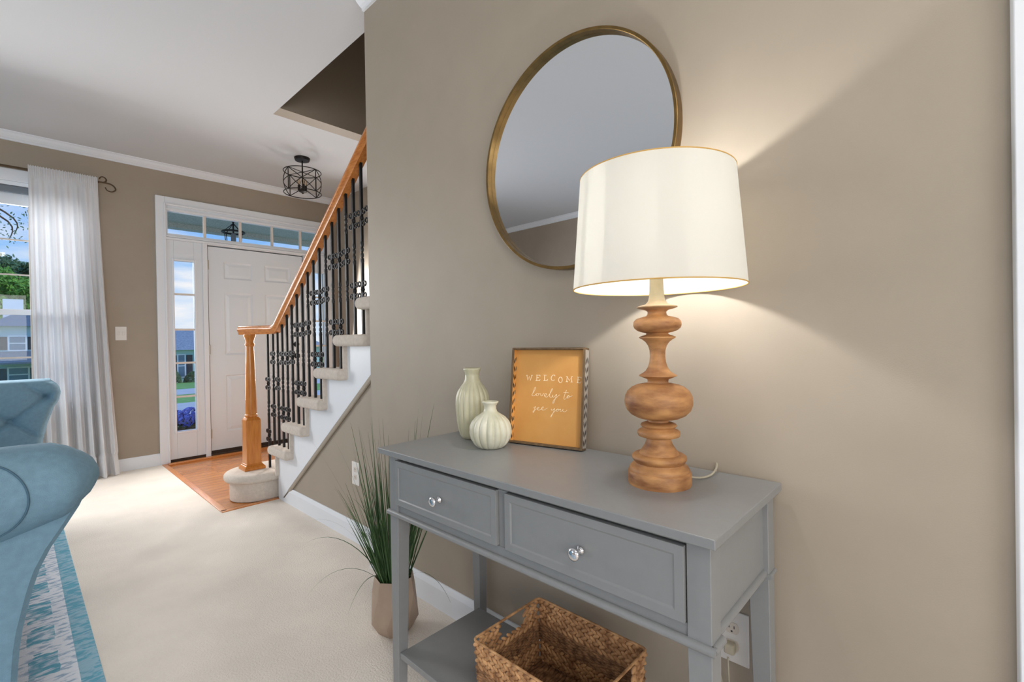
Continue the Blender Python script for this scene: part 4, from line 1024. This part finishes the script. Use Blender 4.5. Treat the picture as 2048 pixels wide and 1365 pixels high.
P('back', box(SBX-.20, SBX-.001, 1.70, 4.19, .07, .86), SOFA, sofa, bevel=.06, bseg=5)
for x in (-1.26, -2.25):
    for y in (1.76, 4.12): P('foot', lathe([(.018, 0), (.026, .05), (.028, .063)], 16, (x, y, .009)), BRONZE, sofa)

# ------------------------------------------------------------------ outside
GRASS = mat('lawn_grass', (92, 142, 62), .9, c2=(128, 176, 88), nscale=3, detail=8, bump=.3, bscale=40)
CONC = mat('pale_concrete', (186, 188, 190), .8, noise_amt=.04, nscale=2)
SIDING = mat('pale_blue_siding', (190, 214, 222), .7, noise_amt=.02)
SIDG = mat('aqua_siding', (186, 222, 222), .7)
ROOFM = mat('slate_blue_shingles', (84, 104, 120), .85, noise_amt=.12, nscale=8)
ROOFG = mat('grey_shingles', (128, 142, 156), .85, noise_amt=.12, nscale=8)
SHUT = mat('dark_shutters', (38, 50, 62), .6)
TREEL = mat('tree_leaf', (70, 128, 40), .7, c2=(132, 184, 74), nscale=.8, detail=6)
TREED = mat('dark_leaf', (36, 74, 42), .7, c2=(92, 132, 88), nscale=.9, detail=6)
BARK = mat('bark', (92, 74, 58), .9, noise_amt=.2, nscale=12, bump=.5, bscale=30)
PORCHC = mat('painted_porch_ceiling', (158, 164, 158), .7, noise_amt=.10, nscale=60)
HYD = mat('blue_hydrangea', (36, 60, 160), .8, c2=(70, 100, 200), nscale=30)
struct('ground', prism([(5.45, -.35), (9, -.5), (60, -2.6), (140, -3.2), (140, -4.2), (5.45, -4.2)], 'x', -70, 70), GRASS)
gz = lambda y: -.5-(y-9)*2.1/51 if y < 60 else -2.6-(y-60)*.0075
def slab(y0, y1, x0, x1): return prism([(y0, gz(y0)+.015), (y1, gz(y1)+.015), (y1, gz(y1)-.05), (y0, gz(y0)-.05)], 'x', x0, x1)
struct('driveway', slab(9.2, 19, -6, 30), CONC)
struct('street', slab(25, 31, -60, 60), CONC)
struct('porch_floor', box(-1.4, 2.6, 5.42, 7.4, -.30, -.04), CONC)
struct('porch_ceiling', boxes((-.9, 3.2, YF+.141, 7.45, 2.66, 2.8), (-.9, 3.2, 7.30, 7.45, 2.60, 2.66)), PORCHC)
def pl(x): return x
lnx = .71
ln = thing('porch_lantern', 'black porch lantern seen through the transom above the front door', 'lantern', (lnx, 6.5, 2.66))
P('stem', lathe([(.05, .66), (.05, .65), (.012, .645), (.010, .61), (.018, .60), (.010, .59), (.010, .46)], 12, (lnx, 6.5, 2.0)), IRON, ln)
P('top_ring', tube([(lnx+.12*math.cos(2*PI*i/24), 6.5+.12*math.sin(2*PI*i/24), 2.47) for i in range(24)], .012, 8, closed=True), IRON, ln, smooth=True)
bm = bmesh.new()
for i in range(4): a_ = i*PI/2+.4; tube([(lnx, 6.5, 2.58), (lnx+.12*math.cos(a_), 6.5+.12*math.sin(a_), 2.47), (lnx+.09*math.cos(a_), 6.5+.09*math.sin(a_), 2.14)], .005, 6, bm)
P('lantern_frame', bm, IRON, ln)
P('candle_tube', lathe([(.028, .24), (.028, .44), (.012, .46)], 14, (lnx, 6.5, 2.0)), mat('grey_candle', (110, 118, 128), .6), ln)

def house(name, label, cx, cy, w, dpt, base, eave, ridge, sid, roofm, wins, chim=None, yaw=0):
    h_ = thing(name, label, 'house', (cx, cy, base))
    def Pp(n_, bm, m_, par=h_, **k): return P(n_, bm, m_, par, **k)
    Pp('walls', box(cx-w/2, cx+w/2, cy, cy+dpt, base, eave), sid)
    bm = bmesh.new(); o_ = .5
    A_ = [bm.verts.new(p) for p in ((cx-w/2-o_, cy-o_, eave), (cx+w/2+o_, cy-o_, eave), (cx+w/2+o_, cy+dpt+o_, eave), (cx-w/2-o_, cy+dpt+o_, eave))]
    B_ = [bm.verts.new(p) for p in ((cx-w/2+1.5, cy+dpt/2, ridge), (cx+w/2-1.5, cy+dpt/2, ridge))]
    bm.faces.new((A_[0], A_[1], B_[1], B_[0])); bm.faces.new((A_[1], A_[2], B_[1])); bm.faces.new((A_[2], A_[3], B_[0], B_[1])); bm.faces.new((A_[3], A_[0], B_[0])); bm.faces.new(A_)
    Pp('roof', bm, roofm)
    for (x, z, ww, hh) in wins:
        f = Pp('window', box(x-ww/2-.1, x+ww/2+.1, cy-.05, cy, z-hh/2-.1, z+hh/2+.1), WHITE)
        P('pane', boxes((x-ww/2, x+ww/2, cy-.07, cy-.05, z-hh/2, z-.04), (x-ww/2, x+ww/2, cy-.07, cy-.05, z+.04, z+hh/2)), mat('house_pane', (96, 128, 150), .2), f)
        for xa in (x-ww/2-.55, x+ww/2+.12): P('shutter', box(xa, xa+.43, cy-.06, cy, z-hh/2, z+hh/2), SHUT, f)
    if chim: Pp('chimney', box(*chim), WHITE)
    return h_
# seen through the left window (two storeys, porch roof) and through the left sidelight (one storey)
hx, hy = 1.6, 50.0
hb = gz(hy)
h1 = house('neighbour_house', 'pale blue two storey house with dark shutters far behind the front window', hx, hy, 7.6, 7, hb, 2.6, 3.9, SIDING, ROOFM,
      [(-.97, 1.35, .8, .95), (1.6, 1.35, .8, .95), (4.0, 1.35, .8, .95), (-.95, -.95, .95, .95), (1.7, -.95, .95, .95), (4.0, -.95, .95, .95)], (-1.7, -.6, hy+2.6, hy+3.6, 3.2, 4.75))
bm = bmesh.new(); prism([(hy-2.4, .0), (hy-2.4, -.12), (hy, -.12), (hy, .75)], 'x', hx-3.7, hx+3.8, bm); P('porch_roof', bm, ROOFM, h1)
for x in (-1.95, -.1, 1.6, 3.4, 5.2): P('porch_post', box(x-.08, x+.08, hy-2.3, hy-2.14, hb, -.12), WHITE, h1)
hx2, hy2 = 13.0, 45
h2 = house('neighbour_house', 'pale aqua single storey house with grey roof seen through the left sidelight', hx2, hy2, 13, 8, gz(hy2), .62, 2.3, SIDG, ROOFG, [(8.0, -.65, .4, 1.7), (11.5, -.4, 1, 1.1)])

def tree(label, x, y, h_, r, m_, nl, seed, leaf=.16, zb_=None, blobs=9, squash=.75):
    R_ = random.Random(seed); z0 = gz(max(y, 9)) if zb_ is None else zb_
    t = thing('tree', label, 'tree', (x, y, z0))
    bm = bmesh.new(); tube([(x, y, z0-.3), (x+.05, y, z0+h_*.35), (x-.05, y, z0+h_*.7)], lambda q: r*.07*(1-.6*q), 10, bm)
    for i in range(6):
        a_ = i*1.05; tube([(x, y, z0+h_*.35), (x+r*.5*math.cos(a_), y+r*.5*math.sin(a_), z0+h_*(.6+.05*i))], lambda q: r*.03*(1-.6*q), 6, bm)
    P('trunk', bm, BARK, t, smooth=True)
    cs = [(Vector((x+R_.uniform(-.6, .6)*r, y+R_.uniform(-.6, .6)*r, z0+h_*R_.uniform(.42, .85))), r*R_.uniform(.35, .6)) for _ in range(blobs)]
    bm = bmesh.new()
    for _ in range(nl):
        c, rr = R_.choice(cs); d_ = Vector((R_.gauss(0, 1), R_.gauss(0, 1), R_.gauss(0, 1))).normalized()*rr*R_.uniform(.55, 1.05); d_.z *= squash
        p = c+d_; u_ = Vector((R_.gauss(0, 1), R_.gauss(0, 1), R_.gauss(0, 1))).normalized(); v_ = u_.orthogonal().normalized(); l_ = leaf*R_.uniform(.6, 1.3)
        bm.faces.new([bm.verts.new(q) for q in (p-u_*l_, p+v_*l_*.5, p+u_*l_, p-v_*l_*.5)])
    P('crown', bm, m_, t); return t
tree('bright green leafy tree rising behind the chimney of the pale blue house', -1.6, 62, 11.6, 3.2, TREEL, 15000, 5, leaf=.17, blobs=12)
tree('tallest dark green tree at the left edge of the front window', -3.0, 84, 16.5, 5.0, TREED, 14000, 6, leaf=.28, blobs=14)
tree('dark tree rising to the right beyond the pale blue house', 2.6, 74, 14.0, 3.8, TREED, 12000, 8, leaf=.24, blobs=12)
# overhanging branch near the house with sparse leaves at the top of the window
t = thing('tree', 'near tree whose sparse leafy twigs hang at the top of the front window', 'tree', (-4.4, 12.0, gz(12)))
R_ = random.Random(9); bm = bmesh.new(); tube([(-4.4, 12, gz(12)-.3), (-4.3, 12, 2.2), (-4.0, 11.8, 5.0)], lambda q: .17*(1-.5*q), 10, bm)
twigs = []
for i in range(9):
    a0 = Vector((-4.0, 11.8, 3.6+.06*i)); tip = Vector((-1.3+R_.uniform(-.6, .7), 10.2+R_.uniform(-1, 1), 3.0+R_.uniform(-.1, .5))); mid = (a0+tip)/2+Vector((0, 0, .4))
    q = smooth_path([a0, mid, tip, tip+Vector((.1, 0, -.35))], 6); twigs.append(q); tube(q, lambda s: .035*(1-.9*s), 6, bm)
P('trunk', bm, BARK, t)
bm = bmesh.new()
for q in twigs:
    for _ in range(55):
        p = q[R_.randrange(len(q)//2, len(q))]+Vector((R_.gauss(0, .13), R_.gauss(0, .13), R_.gauss(0, .11))); u_ = Vector((R_.gauss(0, 1), R_.gauss(0, 1), R_.gauss(0, 1))).normalized(); v_ = u_.orthogonal().normalized(); l_ = .024
        bm.faces.new([bm.verts.new(w__) for w__ in (p-u_*l_, p+v_*l_*.5, p+u_*l_, p-v_*l_*.5)])
P('leaves', bm, TREED, t)
# shrubs in front of the aqua house
for i, x in enumerate((7.0, 8.7, 10.4)):
    s_ = thing('shrub', ('low round shrub at the left corner of the aqua house', 'middle low shrub against the aqua house wall', 'right low shrub against the aqua house wall')[i], 'shrub', (x, 44, gz(44)), 'shrubs before the aqua house')
    bm = bmesh.new(); R_ = random.Random(i)
    for _ in range(700):
        d_ = Vector((R_.gauss(0, 1), R_.gauss(0, 1), abs(R_.gauss(0, 1)))).normalized(); p = Vector((x, 44, gz(44)))+Vector((d_.x*.75, d_.y*.5, d_.z*(1.1 if i == 0 else .8))); u_ = Vector((R_.gauss(0, 1), R_.gauss(0, 1), R_.gauss(0, 1))).normalized(); v_ = u_.orthogonal().normalized(); l_ = .12
        bm.faces.new([bm.verts.new(w__) for w__ in (p-u_*l_, p+v_*l_*.5, p+u_*l_, p-v_*l_*.5)])
    P('foliage', bm, TREED, s_)
# hydrangea in a pot on the porch, and a dark garden stake behind it
hyd = thing('potted_hydrangea', 'blue hydrangea in a dark pot on the porch behind the left sidelight', 'plant', (.03, 5.86, -.04))
P('pot', lathe([(.10, 0), (.15, .24), (.16, .26), (.14, .26)], 24, (.03, 5.86, -.04)), mat('dark_brown_pot', (70, 58, 46), .7, noise_amt=.2, nscale=30), hyd, smooth=True)
for i, (dx, dy, dz, r) in enumerate(((-.055, 0, .37, .075), (.05, .01, .385, .08), (0, -.05, .34, .07), (.10, .02, .33, .06), (-.10, .03, .33, .06))):
    bm = bmesh.new(); R_ = random.Random(i)
    for _ in range(160):
        d_ = Vector((R_.gauss(0, 1), R_.gauss(0, 1), R_.gauss(0, 1))).normalized(); ellipsoid(bm, Vector((.03+dx, 5.86+dy, -.04+dz))+d_*r, (.014, .014, .008), d_.to_track_quat('Z', 'Y').to_matrix(), 6, 4)
    P('flower_head', bm, HYD, hyd)
bm = bmesh.new(); R_ = random.Random(4)
for _ in range(90):
    a_ = R_.uniform(0, 2*PI); p = Vector((.03+.10*math.cos(a_), 5.86+.10*math.sin(a_), .22+R_.uniform(-.03, .08))); u_ = Vector((math.cos(a_), math.sin(a_), R_.uniform(-.3, .5))).normalized(); v_ = u_.cross(Vector((0, 0, 1))).normalized()
    bm.faces.new([bm.verts.new(q) for q in (p-u_*.05, p+v_*.025, p+u_*.05, p-v_*.025)])
P('leaves', bm, LEAF, hyd)
gs = thing('garden_stake', 'dark round garden ornament on a stake behind the blue hydrangea', 'garden ornament', (.0, 6.6, -.04))
P('stake', tube([(.0, 6.6, -.04), (.0, 6.6, .50)], .012, 8), SLOT, gs)
b = bmesh.new(); ellipsoid(b, (.0, 6.6, .50), (.05, .05, .06), u=16, v=10); P('ornament', b, RUBBER, gs, smooth=True, angle=4)
